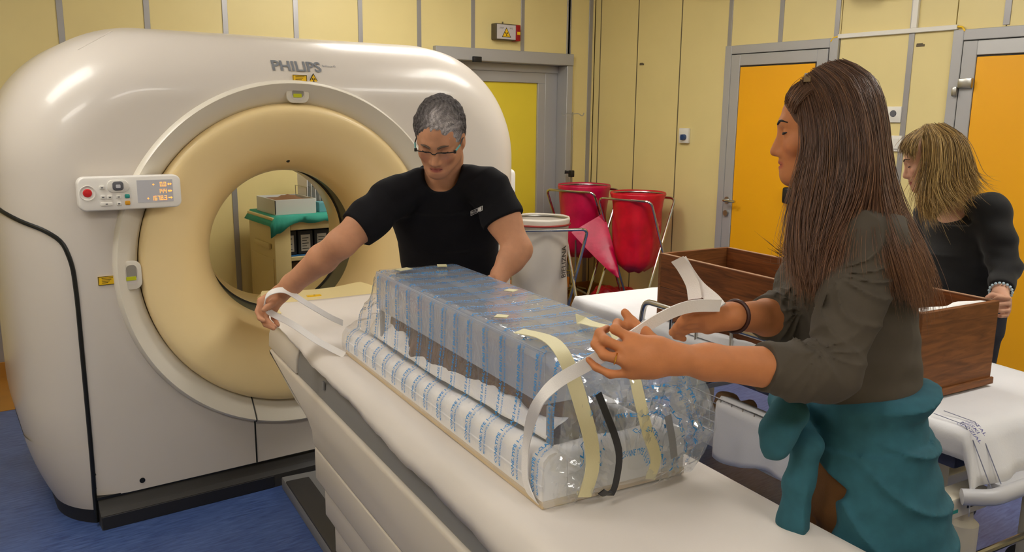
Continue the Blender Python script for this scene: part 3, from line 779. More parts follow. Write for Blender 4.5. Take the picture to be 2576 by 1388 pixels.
# ---- clear acrylic lid
LN0, LN1, LE0, LE1, LZ0, LZ1 = .870, 1.150, 1.405, 2.41, 1.052, 1.168
lid = thing('acrylic_lid', 'smoky clear acrylic lid held above the mummy', 'lid', tuple(tf(1.01, 1.9, LZ0)), -TA)
part('top_plate', tmb().box((LN0, LE0, LZ1-.004), (LN1, LE1, LZ1), .0015, 1), 'acrylic', lid)
for lo, hi in (((LN0, LE0, LZ0), (LN0+.004, LE1, LZ1-.004)), ((LN1-.004, LE0, LZ0), (LN1, LE1, LZ1-.004)), ((LN0+.004, LE0, LZ0), (LN1-.004, LE0+.004, LZ1-.004)), ((LN0+.004, LE1-.004, LZ0), (LN1-.004, LE1, LZ1-.004))):
    part('side_plate', tmb().box(lo, hi, .001, 1), 'acrylic', lid)
# ---- printed plastic film wrapped over everything
def film_section(e):
    # (n, z) from lower left over the lid to lower right
    b_ = bol(e)
    if e <= LE1 and e >= LE0-.02: top = 1.172
    elif e > LE1: top = 1.172-(1.172-.99)*min(1, (e-LE1)/.17)**1.1
    else: top = 1.172-.012*((LE0-.02-e)/.08)
    top = max(top, b_+.03)
    fo = 0 if e > 1.5 else ((1.5-e)/.2)**2      # loose flare at the near end
    fr = 0 if e < 2.42 else ((e-2.42)/.2)
    ins = .05*fr
    zl = min(1.05, top-.02)
    P = [(CN0-.005, CZ+.014), (CN0-.006, .91), (CN0-.003, b_-.012), (CN0+.012, b_+.006), (CN0+.034, b_+.016), (LN0-.004-.012*fo, zl), (LN0-.003+ins, top-.016), (LN0+.012+ins, top), ((LN0+LN1)/2, top+.001-.006*(1 if 1.5 < e < 2.3 else .3)),
         (LN1-.012-ins, top), (LN1+.004-ins+.03*fo, top-.016), (LN1+.008+.085*fo, zl), (CN1-.012+.075*fo, b_+.03), (CN1+.004+.06*fo, b_-.01), (CN1+.006+.03*fo, .91), (CN1+.005, CZ+.014)]
    return P
def resample(P, n):
    P = [np.array(p, float) for p in P]; L = [0]
    for a, b_ in zip(P[:-1], P[1:]): L.append(L[-1]+np.linalg.norm(b_-a))
    return [np.array([np.interp(L[-1]*k/n, L, [p[i] for p in P]) for i in range(len(P[0]))]) for k in range(n+1)], L[-1]
FS, FE = 96, 130
FE0, FE1 = 1.305, 2.60
frows = []
for k in range(FE+1):
    e = FE0+(FE1-FE0)*k/FE
    S, L = resample([np.array(p) for p in film_section(e)], FS)
    row = []
    endw = max(0, (1.44-e)/.13)+max(0, (e-2.44)/.16)
    for j, p in enumerate(S):
        am = .0009+.013*min(1.3, endw)
        d = mnoise.noise(Vector((p[0]*16, e*16, p[1]*16)))*.6+ (.5-abs(mnoise.noise(Vector((p[0]*9+3, e*9, p[1]*9)))))*.8
        edge = min(1, j/4, (FS-j)/4)
        c = np.array([1.01, 1.02]); q = p-c; q = q/np.linalg.norm(q)
        pp = p+q*abs(d)*am*edge
        ee = e
        row.append((pp[0], ee, pp[1]))
    frows.append(row)
# end closures: gathered film falling from the last sections
def closure(first, e_out, K=16, sd=0.0, amp=1.0):
    rows = [first]; cn = 1.01; sg = 1 if e_out > first[0][1] else -1
    for k in range(1, K+1):
        q = k/K; row = []; s_ = 1-q
        for (n_, e, z) in first:
            r1 = .5-abs(mnoise.noise(Vector((n_*11+q*3+sd, q*4, z*11))))*1.0; r2 = .5-abs(mnoise.noise(Vector((n_*26+7+sd, q*9, z*26))))
            r3 = .5-abs(mnoise.noise(Vector((n_*48+sd, q*17, z*48))))
            ww = amp*((r1-.36)*.046+(r2-.36)*.026+(r3-.36)*.010)*math.sin(math.pi*min(1, q*1.15))
            row.append((cn+(n_-cn)*(s_**.75)+.01*r2*math.sin(math.pi*q), e+(e_out-e)*(1-(1-q)**2)+ww*sg, (CZ+.016)+(z-CZ-.016)*(s_**.55)))
        rows.append(row)
    return rows
near = closure(frows[0], FE0-.022)
far = closure(frows[-1], FE1+.035)
film = thing('plastic_film', 'clear plastic film with blue print wrapped around tray and lid', 'plastic film', tuple(tf(1.01, 1.95, CZ)), -TA)
part('film_sheet', tmb().grid(frows), 'film', film, sharp=2.5, fix=False)
part('film_end', tmb().grid(near), 'film_crumple', film, sharp=.35, fix=False)
part('film_end', tmb().grid(closure([(p_[0], p_[1]+.004, p_[2]-.004) for p_ in frows[0]], FE0+.012, sd=5.3, amp=1.3)), 'film_crumple', film, sharp=.35, fix=False)
part('film_end', tmb().grid(far), 'film_crumple', film, sharp=.35, fix=False)
FA = np.array(frows)          # (FE+1, FS+1, 3)
def fpt(s01, e, off=.0012):
    a = (e-FE0)/(FE1-FE0)*FE; a = min(max(a, 0), FE-1e-6); b_ = min(max(s01*FS, 0), FS-1e-6); i, j = int(a), int(b_); u, v = a-i, b_-j
    p = FA[i, j]*(1-u)*(1-v)+FA[i+1, j]*u*(1-v)+FA[i, j+1]*(1-u)*v+FA[i+1, j+1]*u*v
    q = np.array([p[0]-1.01, 0, p[2]-1.0]); q /= np.linalg.norm(q); return p+q*off
mbp = tmb(); TXT = 'CONE-TYPE 1-CLASS I-09-80-LOT EN31D '; TX2 = 'MADE IN FRANCE BY CORROSION DRY '
va, fa_ = text2d(TXT+TXT, 1, .03, 1); vb, fb_ = text2d(TX2+TX2, 1, .015, 1)
LEN = 1.02
for li in range(16):
    e = 1.345+.0795*li
    for (vv, ff, siz, de, slant) in ((va, fa_, .0155, 0, .012), (vb, fb_, .0095, -.0165, .012)):
        ln = vv[:, 0].max()*siz; 
        for rep in range(3):
            base = .02+rep*(ln+.008)
            if base > LEN: break
            P = [fpt((base+a*siz)/LEN, e+de+b_*siz+slant*math.sin((base+a*siz)*9+li)*.5) for a, b_ in vv]
            keep = [f for f in ff if max((base+vv[i, 0]*siz)/LEN for i in f) < .99]
            mbp.add(P, keep)
part('film_print', mbp, 'film_print', film, smooth=False, fix=False)
# print on the crumpled near end, running across it
NA = np.array(near)
mbq = tmb(); rg = random.Random(5)
for li, (row0, s0, s1, txt) in enumerate([(2, .55, .86, 'COCOON 1 TYPE 1-30-80'), (3, .5, .9, 'CONE-TYPE 1-CLASS I'), (4, .45, .95, 'LOT EN31D CLASS I-09-80'), (5, .4, .95, 'TYPE 1-CLASS I-09-80-LOT'), (3, .12, .38, 'CLASS I-09-80'), (5, .08, .35, 'LOT EN31D TYPE'), (6, .5, .9, 'CONE-TYPE 1-CLASS I'), (7, .2, .8, 'CON-ESSONNE TYPE 1-LOT')]):
    vv, ff = text2d(txt, 1, .012, 1); mx = vv[:, 0].max()
    P = []
    for a, b_ in vv:
        s = s0+(s1-s0)*a/mx; r_ = min(15.99, max(0, (row0+.2-b_*.34)*2)); i = int(r_); u = r_-i; jj = min(s*FS, FS-1e-6); j = int(jj); v = jj-j
        p = NA[i, j]*(1-u)*(1-v)+NA[i+1, j]*u*(1-v)+NA[i, j+1]*(1-u)*v+NA[i+1, j+1]*u*v; P.append(p+np.array([0, -.003, .001]))
    mbq.add(P, ff)
part('film_print', mbq, 'film_print', film, smooth=False, fix=False, kind='stuff')
# ---- tape strips stuck on the film (parts of the wrapping)
def ribbon(mb, pts, width, wdir=None, th=.0008):
    P = [Vector(p) for p in pts]; n = len(P); rows = []
    for i in range(n):
        T = (P[min(i+1, n-1)]-P[max(i-1, 0)]).normalized()
        wd = wdir[i] if isinstance(wdir, list) else wdir
        W = Vector(wd) if wd is not None else T.cross(Vector((0, 0, 1)))
        W = (W-T*W.dot(T)).normalized(); Nn = T.cross(W)*th
        ww = width[i] if hasattr(width, '__len__') else width
        rows.append([P[i]-W*ww/2+Nn, P[i]+W*ww/2+Nn, P[i]+W*ww/2-Nn, P[i]-W*ww/2-Nn])
    mb.grid(rows, closed=True); return mb
def smooth_path(pts, n=24):
    P = [np.array(p, float) for p in pts]; P = [2*P[0]-P[1]]+P+[2*P[-1]-P[-2]]; out = []
    m_ = len(P)-3
    for k in range(n+1):
        s = m_*k/n; i = min(int(s), m_-1); u = s-i; a, b_, c, d = P[i:i+4]
        out.append(.5*((2*b_)+(-a+c)*u+(2*a-5*b_+4*c-d)*u*u+(-a+3*b_-3*c+d)*u**3))
    return out
def W3(p): return tuple(tf(*p))
def topz(px, py, z): p = atz(px, py, z); return W3(p)
def fre(px, py, e): p = ate(px, py, e); return W3(p)
nd = tuple(nA)
tape1 = smooth_path([topz(1305, 832, 1.184), topz(1372, 848, 1.186), fre(1410, 880, 1.335), fre(1438, 940, 1.300), fre(1466, 1030, 1.292), fre(1487, 1110, 1.285), fre(1490, 1180, 1.283), fre(1470, 1250, 1.29)])
part('masking_tape', ribbon(MB(), tape1, .034, [tuple(eA*(1-min(1, k/6))+nA*min(1, k/6)) for k in range(25)]), 'mask_tape', film)
tape2 = smooth_path([topz(1452, 803, 1.184), topz(1490, 815, 1.187), topz(1545, 836, 1.188), fre(1590, 930, 1.31), fre(1608, 1000, 1.29), fre(1630, 1090, 1.285), fre(1650, 1150, 1.283), fre(1635, 1205, 1.286)])
part('masking_tape', ribbon(MB(), tape2, .028, [tuple(eA*(1-min(1, k/9))+nA*min(1, k/9)) for k in range(25)]), 'mask_tape', film)
for (px, py, L_, ang) in ((1015, 677, .05, .3), (1112, 668, .045, 1.2), (1285, 730, .03, .5), (1262, 795, .028, .8)):
    p = np.array(topz(px, py, 1.181)); d = nA*math.cos(ang)+eA*math.sin(ang)
    part('masking_tape', ribbon(MB(), [p-d*L_/2, p, p+d*L_/2], .03, tuple(np.cross(d, (0, 0, 1)))), 'mask_tape', film)
btp = smooth_path([fre(1505, 990, 1.278), fre(1525, 1040, 1.272), fre(1548, 1100, 1.268), fre(1558, 1150, 1.27), fre(1550, 1210, 1.274), fre(1540, 1238, 1.278), fre(1525, 1243, 1.27), fre(1512, 1236, 1.262)])
part('black_tape', ribbon(MB(), btp, .016, nd), 'black_tape', film)
part('grey_tape', ribbon(MB(), smooth_path([fre(1680, 1045, 1.285), fre(1690, 1100, 1.28), fre(1696, 1150, 1.283)]), .018, nd), 'grey_tape', film)
# ---- white webbing straps
hand_l = dep(1575, 850, 1.42)
st = smooth_path([W3((CN0+.01, 1.352, CZ-.001)), W3((CN0-.008, 1.349, CZ+.02)), W3(atn(1321, 1200, CN0-.012)), W3(atn(1326, 1100, CN0-.014)), tuple(dep(1350, 1020, 1.50)), tuple(dep(1400, 962, 1.47)), tuple(dep(1480, 915, 1.44)), tuple(dep(1560, 866, 1.42)), tuple(dep(1650, 806, 1.46)), tuple(dep(1730, 772, 1.52)), tuple(dep(1812, 768, 1.57))], 60)
wdr = []
for k in range(61):
    q = k/60
    if q < .38: wdr.append(tuple(eA*.9+np.array([0, 0, .1])))
    else:
        a = min(1, (q-.38)/.2); wdr.append(tuple(eA*(1-a)*.9+(uN*.95-fN*.3)*a))
solo('strap', ribbon(MB(), st, .024, wdr, .0012), 'webbing', 'white webbing strap pulled up from the tray by the woman in the olive top', 'strap', sharp=1)
ST2 = smooth_path([tuple(dep(1812, 772, 1.58)), tuple(dep(1795, 752, 1.60)), tuple(dep(1760, 722, 1.61)), tuple(dep(1735, 690, 1.60)), tuple(dep(1712, 652, 1.585))], 24)
ST3 = smooth_path([tuple(dep(1748, 752, 1.60)), tuple(dep(1742, 715, 1.60)), tuple(dep(1722, 676, 1.592)), tuple(dep(1704, 652, 1.580))], 16)
mbs = ribbon(MB(), ST2, .024, tuple(rN*.8+uN*.5-fN*.2), .0012); ribbon(mbs, ST3, .026, tuple(rN*.95+uN*.1-fN*.2), .0012)
solo('strap_end', mbs, 'webbing', 'loose upright end of the white webbing strap in front of the wooden crate', 'strap', sharp=1)
hm = 2.74
s1 = smooth_path([W3((CN0-.01, 2.57, CZ+.002)), tuple(dep(800, 858, 2.74)), tuple(dep(735, 815, hm+.01)), tuple(dep(680, 786, hm)), tuple(dep(667, 770, hm-.02)), tuple(dep(670, 746, hm-.03)), tuple(dep(690, 732, hm-.035)), tuple(dep(722, 732, hm-.03)), tuple(dep(770, 762, hm)), tuple(dep(830, 797, hm+.06)), tuple(dep(862, 812, hm+.1))], 60)
wd1 = [tuple(uN*.8+fN*.5+rN*.3) if k < 20 else tuple(uN*.75-rN*(.0)+fN*.6) for k in range(61)]
solo('strap', ribbon(MB(), s1, .022, wd1, .0012), 'webbing', 'white webbing strap looped through the hand of the man in black', 'strap', sharp=1)
# ------------------------------------------------------------------ implicit-surface modeller for figures and soft things
class Sdf:
    def __init__(s): s.p = []      # (fn, k, op)
    def add(s, fn, k=.02, op='u'): s.p.append((fn, k, op)); return s
    def cone(s, a, b_, ra, rb, k=.02, op='u'):
        a = np.array(a, float); b_ = np.array(b_, float); ab = b_-a; L2 = max(ab@ab, 1e-12)
        def f(P):
            t_ = np.clip(((P-a)@ab)/L2, 0, 1); return np.linalg.norm(P-a-t_[..., None]*ab, axis=-1)-(ra+(rb-ra)*t_)
        return s.add(f, k, op)
    def chain(s, pts, rs, k=.01, op='u'):
        for i in range(len(pts)-1): s.cone(pts[i], pts[i+1], rs[i], rs[i+1], k, op)
        return s
    def ell(s, c, r, X=None, Y=None, Z=None, k=.02, op='u'):
        c = np.array(c, float); r = np.array(r, float)
        B = np.eye(3) if X is None else np.array([X, Y, Z], float)
        def f(P):
            q = (P-c)@B.T; k0 = np.linalg.norm(q/r, axis=-1); k1 = np.linalg.norm(q/(r*r), axis=-1); return k0*(k0-1)/np.maximum(k1, 1e-9)
        return s.add(f, k, op)
    def loft(s, secs, k=.02, op='u'):
        # secs: (center, width_axis, half_width, half_depth), axis runs through the centers
        C = [np.array(q[0], float) for q in secs]; A = [np.array(q[1], float) for q in secs]; hw = [q[2] for q in secs]; hd = [q[3] for q in secs]
        def f(P):
            best = None
            for i in range(len(C)-1):
                ax = C[i+1]-C[i]; L = np.linalg.norm(ax); ax = ax/L
                tt = ((P-C[i])@ax)/L; t_ = np.clip(tt, 0, 1); cc = C[i]+t_[..., None]*(C[i+1]-C[i])
                U = A[i]-ax*(A[i]@ax); U /= np.linalg.norm(U); V = np.cross(ax, U)
                U2 = A[i+1]-ax*(A[i+1]@ax); U2 /= np.linalg.norm(U2)
                q = P-cc; u = q@U; v = q@V; w_ = q@ax
                a = hw[i]+(hw[i+1]-hw[i])*t_; b_ = hd[i]+(hd[i+1]-hd[i])*t_
                k0 = np.sqrt((u/a)**2+(v/b_)**2); k1 = np.sqrt((u/a**2)**2+(v/b_**2)**2)
                d = np.where(k0 > 1e-6, k0*(k0-1)/np.maximum(k1, 1e-9), -np.minimum(a, b_))
                ex = np.maximum(np.abs(tt-.5)-.5-.12, 0)*L; lo_e, hi_e = i == 0, i == len(C)-2
                ex = np.where(tt < 0, (np.maximum(-tt, 0)*L if lo_e else ex), np.where(tt > 1, (np.maximum(tt-1, 0)*L if hi_e else ex), 0))
                d = np.where(ex > 0, np.where(d > 0, np.sqrt(np.maximum(d, 0)**2+ex**2), ex), d)
                best = d if best is None else np.minimum(best, d)
            return best
        return s.add(f, k, op)
    def half(s, p, n, k=.0, op='i'):
        p = np.array(p, float); n = np.array(n, float); n = n/np.linalg.norm(n)
        return s.add(lambda P: (P-p)@n, k, op)
    def comb(s, d, e, k, op):
        if op == 's': e = -e
        if op == 'u':
            if k <= 0: return np.minimum(d, e)
            h_ = np.clip(.5+.5*(e-d)/k, 0, 1); return e+(d-e)*h_-k*h_*(1-h_)
        if k <= 0: return np.maximum(d, e)
        h_ = np.clip(.5-.5*(e-d)/k, 0, 1); return e+(d-e)*h_+k*h_*(1-h_)
    def __call__(s, P):
        d = np.full(P.shape[:-1], 9.)
        for fn, k, op in s.p: d = s.comb(d, fn(P), k, op)
        return d
def surface(sdf, lo, hi, h, disp=None, dmax=.0, B=8):
    lo = np.array(lo, float); hi = np.array(hi, float); nb = np.ceil((hi-lo)/(h*B)).astype(int)
    G = np.stack(np.meshgrid(*[np.arange(n) for n in nb], indexing='ij'), -1).reshape(-1, 3)
    ctr = lo+(G+.5)*h*B; hd = h*B*.5*math.sqrt(3)
    Dc = np.full(len(ctr), 9.); Es = []
    for fn, k, op in sdf.p:
        e = fn(ctr); Es.append(e); Dc = sdf.comb(Dc, e, k, op)
    kp = np.abs(Dc) < hd*1.25+dmax+.012; G = G[kp]; Dk = Dc[kp]; Es = [e[kp] for e in Es]; base = lo+G*h*B
    n1 = B+1; off = np.stack(np.meshgrid(*[np.arange(n1)]*3, indexing='ij'), -1).reshape(-1, 3)*h
    V = np.full((len(G), n1**3), 9.)
    for (fn, k, op), e in zip(sdf.p, Es):
        if op == 'u': sel = e < Dk+2.2*hd+k+.01
        elif op == 's': sel = e < hd*1.2+k
        else: sel = e > -(hd*1.2+k)
        if not sel.any(): continue
        P = base[sel][:, None, :]+off[None]
        V[sel] = sdf.comb(V[sel], fn(P), k, op)
    if disp is not None:
        for s0 in range(0, len(G), 2000):
            P = base[s0:s0+2000][:, None, :]+off[None]; V[s0:s0+2000] -= disp(P)
    V = V.reshape(-1, n1, n1, n1); S = V < 0
    NX, NY, NZ = (nb*B+2).astype(np.int64)
    def key(c): return (c[..., 0]+1)+(c[..., 1]+1)*(NX+2)+(c[..., 2]+1)*(NX+2)*(NY+2)
    cs = S[:, :-1, :-1, :-1].astype(np.int8)*0
    for dx in (0, 1):
        for dy in (0, 1):
            for dz in (0, 1): cs += S[:, dx:dx+B, dy:dy+B, dz:dz+B]
    bi, i, j, k_ = np.nonzero((cs > 0) & (cs < 8))
    acc = np.zeros((len(bi), 3)); cnt = np.zeros(len(bi))
    cor = [(0, 0, 0), (1, 0, 0), (0, 1, 0), (1, 1, 0), (0, 0, 1), (1, 0, 1), (0, 1, 1), (1, 1, 1)]
    val = [V[bi, i+c[0], j+c[1], k_+c[2]] for c in cor]
    for a in range(8):
        for ax in range(3):
            if cor[a][ax]: continue
            b_ = a+(1 << ax); va, vb = val[a], val[b_]; m_ = (va < 0) != (vb < 0)
            t_ = np.where(m_, va/np.where(m_, va-vb, 1), 0)
            p = np.zeros((len(bi), 3)); p += np.array(cor[a]); p[:, ax] += t_
            acc[m_] += p[m_]; cnt[m_] += 1
    cell = G[bi]*B+np.stack([i, j, k_], -1)
    vert = lo+(cell+acc/np.maximum(cnt, 1)[:, None])*h
    keys = key(cell.astype(np.int64)); order = np.argsort(keys); ks = keys[order]
    faces = []
    for ax in range(3):
        o1, o2 = (ax+1) % 3, (ax+2) % 3
        sl0 = [slice(0, B)]*3; sl1 = list(sl0); sl1[ax] = slice(1, B+1)
        a = S[(slice(None),)+tuple(sl0)]; b_ = S[(slice(None),)+tuple(sl1)]
        q, x, y, z = np.nonzero(a != b_)
        if not len(q): continue
        flip = a[q, x, y, z]
        c0 = (G[q]*B+np.stack([x, y, z], -1)).astype(np.int64)
        quad = []
        for (u_, v_) in ((0, 0), (-1, 0), (-1, -1), (0, -1)):
            c = c0.copy(); c[:, o1] += u_; c[:, o2] += v_; kk = key(c)
            pos = np.clip(np.searchsorted(ks, kk), 0, len(ks)-1); ok = ks[pos] == kk
            quad.append(np.where(ok, order[pos], -1))
        Q = np.stack(quad, -1); Q[~flip] = Q[~flip][:, ::-1]; Q = Q[(Q >= 0).all(1)]; faces.append(Q)
    return vert, np.concatenate(faces)
def sdf_mesh(name, sdf, lo, hi, h, material, parent, disp=None, dmax=0, color=None, relax=1, label=None, post=None):
    v, f = surface(sdf, lo, hi, h, disp, dmax)
    for _ in range(relax):   # light relaxation removes the voxel stair
        ia = np.concatenate([f[:, 0], f[:, 1], f[:, 2], f[:, 3], f[:, 1], f[:, 2], f[:, 3], f[:, 0]]); ib = np.concatenate([f[:, 1], f[:, 2], f[:, 3], f[:, 0], f[:, 0], f[:, 1], f[:, 2], f[:, 3]])
        cnt = np.bincount(ia, minlength=len(v)); acc = np.stack([np.bincount(ia, weights=v[ib, d_], minlength=len(v)) for d_ in range(3)], -1)
        v = v*.5+.5*acc/np.maximum(cnt, 1)[:, None]
    if post is not None: v = post(v)
    me = bpy.data.meshes.new(name); W = np.array(WMX[parent.name].inverted()); vl = v@W[:3, :3].T+W[:3, 3]
    me.vertices.add(len(v)); me.vertices.foreach_set('co', vl.ravel().astype(np.float32))
    me.loops.add(f.size); me.loops.foreach_set('vertex_index', f.ravel().astype(np.int32))
    me.polygons.add(len(f)); me.polygons.foreach_set('loop_start', np.arange(0, f.size, 4, dtype=np.int32))
    me.update(calc_edges=True); me.validate(); me.shade_smooth()
    if color is not None:
        c = color(v); at_ = me.color_attributes.new('tint', 'FLOAT_COLOR', 'POINT')
        at_.data.foreach_set('color', np.concatenate([c, np.ones((len(c), 1))], 1).ravel().astype(np.float32))
    me.materials.append(MATS[material]); o = bpy.data.objects.new(name, me); COL.objects.link(o); o.parent = parent; WMX[o.name] = WMX[parent.name]
    if label: o['label'] = label
    return o
def nrm(v): v = np.array(v, float); return v/np.linalg.norm(v)
class Frame:
    def __init__(s, o, fwd, up, sc=1.0):
        s.o = np.array(o, float); s.y = nrm(fwd); u = np.array(up, float); s.z = nrm(u-s.y*(u@s.y)); s.x = np.cross(s.y, s.z)*1.0; s.s = sc
        # x: to the person's right when y is forward and z up
    def __call__(s, x, y, z): return s.o+(s.x*x+s.y*y+s.z*z)*s.s
    def loc(s, P): q = (P-s.o)/s.s; return np.stack([q@s.x, q@s.y, q@s.z], -1)
def head_prims(S, H, nose=1.0, jaw=1.0, ears=True, male=False, cr=1.0):
    def E(c, r, k=.02, op='u'): S.ell(H(*c), np.array(r)*H.s, H.x, H.y, H.z, k, op)
    E((0, -.012+.098*(1-cr)*.6, .032-.086*(1-cr)*.6), (.073*cr, .098*cr, .086*cr), 0.01)
    E((0, .034, .040), (.060, .065, .056), .03)                      # forehead
    E((0, .028, -.03), (.059*jaw, .070, .084), .035)
    for sx in (-1, 1):
        S.cone(H(sx*.052*jaw, .004, -.058), H(sx*.015, .076, -.094), .018*H.s, .017*H.s, .03)
        E((sx*.040, .068, -.028), (.022, .020, .020), .02)
    E((0, .070, -.052), (.030, .028, .032), .02)                     # upper jaw
    E((0, .079, -.092), (.019, .018, .017), .022)
    S.cone(H(-.031, .088, .021), H(0, .0925, .018), .011*H.s, .011*H.s, .016); S.cone(H(.031, .088, .021), H(0, .0925, .018), .011*H.s, .011*H.s, .016)
    for sx in (-1, 1): E((sx*.032, .111, .000), (.016, .017, .0105), .012, 's')
    for sx in (-1, 1): E((sx*.031, .0815, -.001), (.0145, .0135, .0125), .004)
    S.cone(H(0, .095, .009), H(0, .105+.008*nose, -.040), .0078*H.s, .0115*H.s, .012)
    for sx in (-1, 1):
        E((sx*.0115, .0995, -.045), (.0082, .011, .0080), .007)
        E((sx*.0062, .107, -.0545), (.0030, .0045, .0030), .003, 's')
    for sx in (-1, 1):
        S.cone(H(sx*.019, .088, -.0675), H(0, .0985, -.0640), .0045*H.s, .0062*H.s, .007)
        S.cone(H(sx*.016, .087, -.0745), H(0, .0960, -.0755), .0045*H.s, .0068*H.s, .007)
    S.cone(H(-.020, .0935, -.0695), H(.020, .0935, -.0695), .0012*H.s, .0012*H.s, .003, 's'); E((0, .104, -.0695), (.016, .005, .0011), .002, 's')
    if ears:
        for sx in (-1, 1):
            E((sx*.077, -.012, -.012), (.009, .019, .031), .008); E((sx*.086, -.008, -.008), (.006, .010, .017), .006, 's')
def surf_y(S, H, x, z, y0=.15, y1=.03):
    ys = np.linspace(y0, y1, 240); P = np.array([H(x, y, z) for y in ys]); v = S(P); i = int(np.argmax(v < 0)); return ys[i]
def lip_tint(H, skin, lip):
    skin = np.array(lin(skin)[:3]); lip = np.array(lin(lip)[:3])
    def f(v):
        q = H.loc(v); w_ = np.exp(-((q[:, 0]/.019)**2)**2)*np.clip(1-np.abs(q[:, 2]+.0695)/.0105, 0, 1)*(q[:, 1] > .076)
        w_ = np.clip(w_*2.6, 0, 1)[:, None]
        n = (np.sin(v[:, 0]*37)*np.sin(v[:, 1]*41+1)*np.sin(v[:, 2]*33+2))[:, None]
        c = skin[None]*(1+.05*n); ch = np.exp(-(((np.abs(q[:, 0])-.04)/.02)**2+((q[:, 2]+.035)/.022)**2))*(q[:, 1] > .03)
        c = c*(1-.12*ch[:, None]*np.array([0, 1, 1]))
        return c*(1-w_)+lip[None]*w_
    return f
def digits(S, chains, r0=.0085, k=.005):
    for ch in chains:
        n = len(ch); S.chain(ch, [r0*(1-.1*i) for i in range(n)], k)
def strands(name, guides, n, parent, material, seed=1, jit=.004, r=.0011, seg=16, lo=0., hi=1., cols=None, tmin=0., flare=0.02, inner=.012, label=None, lenj=(.75, 1.0), tip=0.0, clump=.25):
    # guides: list of polylines (world); strands interpolate between neighbouring guides
    rg = np.random.RandomState(seed); Gd = np.array([smooth_path(g, seg) for g in guides]); m_ = len(Gd)-1
    u = lo+(hi-lo)*rg.rand(n); x = u*m_; i = np.minimum(x.astype(int), m_-1); w_ = (x-i)[:, None, None]
    c = Gd[i]*(1-w_)+Gd[i+1]*w_; q = np.linspace(0, 1, seg+1)[None, :, None]
    c = c+(rg.randn(n, 3)*jit)[:, None]+(rg.randn(n, 3)*flare)[:, None]*q**2*rg.rand(n)[:, None, None]+np.sin(q*5+rg.rand(n)[:, None, None]*6)*jit*.8
    c = c+fN*inner*rg.rand(n)[:, None, None]
    t1 = lenj[0]+(lenj[1]-lenj[0])*rg.rand(n); pos = np.linspace(0, 1, seg+1)[None]*t1[:, None]*seg; k0 = np.minimum(pos.astype(int), seg-1); fr = (pos-k0)[..., None]
    I = np.arange(n)[:, None]; c = c[I, k0]*(1-fr)+c[I, k0+1]*fr
    T = np.gradient(c, axis=1); T /= np.linalg.norm(T, axis=2, keepdims=True)+1e-12
    A_ = np.cross(T, fN); A_ /= np.linalg.norm(A_, axis=2, keepdims=True)+1e-9; B_ = np.cross(T, A_)
    rr = (r*(.7+.6*rg.rand(n)))[:, None, None]*np.clip(1.15-np.linspace(0, 1, seg+1)**3, .12, 1)[None, :, None]
    V = np.stack([c+(A_*math.cos(2*math.pi*k/3)+B_*math.sin(2*math.pi*k/3))*rr for k in range(3)], 1).reshape(-1, 3)
    cols = np.array(cols); ci = np.where(rg.rand(n) < .6, (len(cols)*(.5+.5*np.sin(u*61+3*np.sin(u*23)))*.999).astype(int), rg.randint(len(cols), size=n))
    cl = cols[ci]*(1-clump+2*clump*rg.rand(n))[:, None]; cl = cl[:, None, None, :]*(1+tip*np.linspace(0, 1, seg+1)**2)[None, None, :, None]
    cl = np.broadcast_to(cl, (n, 3, seg+1, 3)).reshape(-1, 3)
    base = (np.arange(n)*3*(seg+1))[:, None, None]; s_ = np.arange(seg)[None, None]; k1 = (np.arange(3)*(seg+1))[None, :, None]; k2 = (((np.arange(3)+1) % 3)*(seg+1))[None, :, None]
    f = np.stack([base+k1+s_, base+k2+s_, base+k2+s_+1, base+k1+s_+1], -1).reshape(-1, 4).astype(np.int32)
    me = bpy.data.meshes.new(name); W = np.array(WMX[parent.name].inverted()); vl = V@W[:3, :3].T+W[:3, 3]
    me.vertices.add(len(vl)); me.vertices.foreach_set('co', vl.ravel().astype(np.float32)); me.loops.add(f.size); me.loops.foreach_set('vertex_index', f.ravel())
    me.polygons.add(len(f)); me.polygons.foreach_set('loop_start', np.arange(0, f.size, 4, dtype=np.int32)); me.update(calc_edges=True); me.shade_smooth()
    at_ = me.color_attributes.new('tint', 'FLOAT_COLOR', 'POINT'); C4 = np.concatenate([cl, np.ones((len(cl), 1))], 1); at_.data.foreach_set('color', C4.ravel().astype(np.float32))
    me.materials.append(MATS[material]); o = bpy.data.objects.new(name, me); COL.objects.link(o); o.parent = parent; WMX[o.name] = WMX[parent.name]
    if label: o['label'] = label
    return o
mat('skin', (205, 150, 118), .6, spec=.35, attr='tint', var=.05, scale=60, sub=.12, bump=.05, bscale=400)
mat('hair', (80, 55, 40), .38, attr='tint', var=.02, scale=50, spec=.45)
mat('hair_short', (110, 104, 104), .85, attr='tint', var=.35, scale=260, spec=.2, bump=.9, bscale=260)
mat('lip_line', (92, 44, 38), .6)
mat('eye_white', (220, 215, 208), .2); mat('iris', (60, 44, 34), .2); mat('lash', (24, 18, 16), .6); mat('brow', (58, 40, 30), .8); mat('brow_grey', (96, 78, 66), .8)
def mouth(H, parent, S, w=.02):
    pts = [H(x, surf_y(S, H, x, -.0695+.0012*abs(x)/w)+.0002, -.0695-.0008*math.cos(x/w*3)) for x in np.linspace(-w, w, 13)]
    part('mouth_line', MB().tube(pts, [.0004]+[.0011]*11+[.0004], 6), 'lip_line', parent)
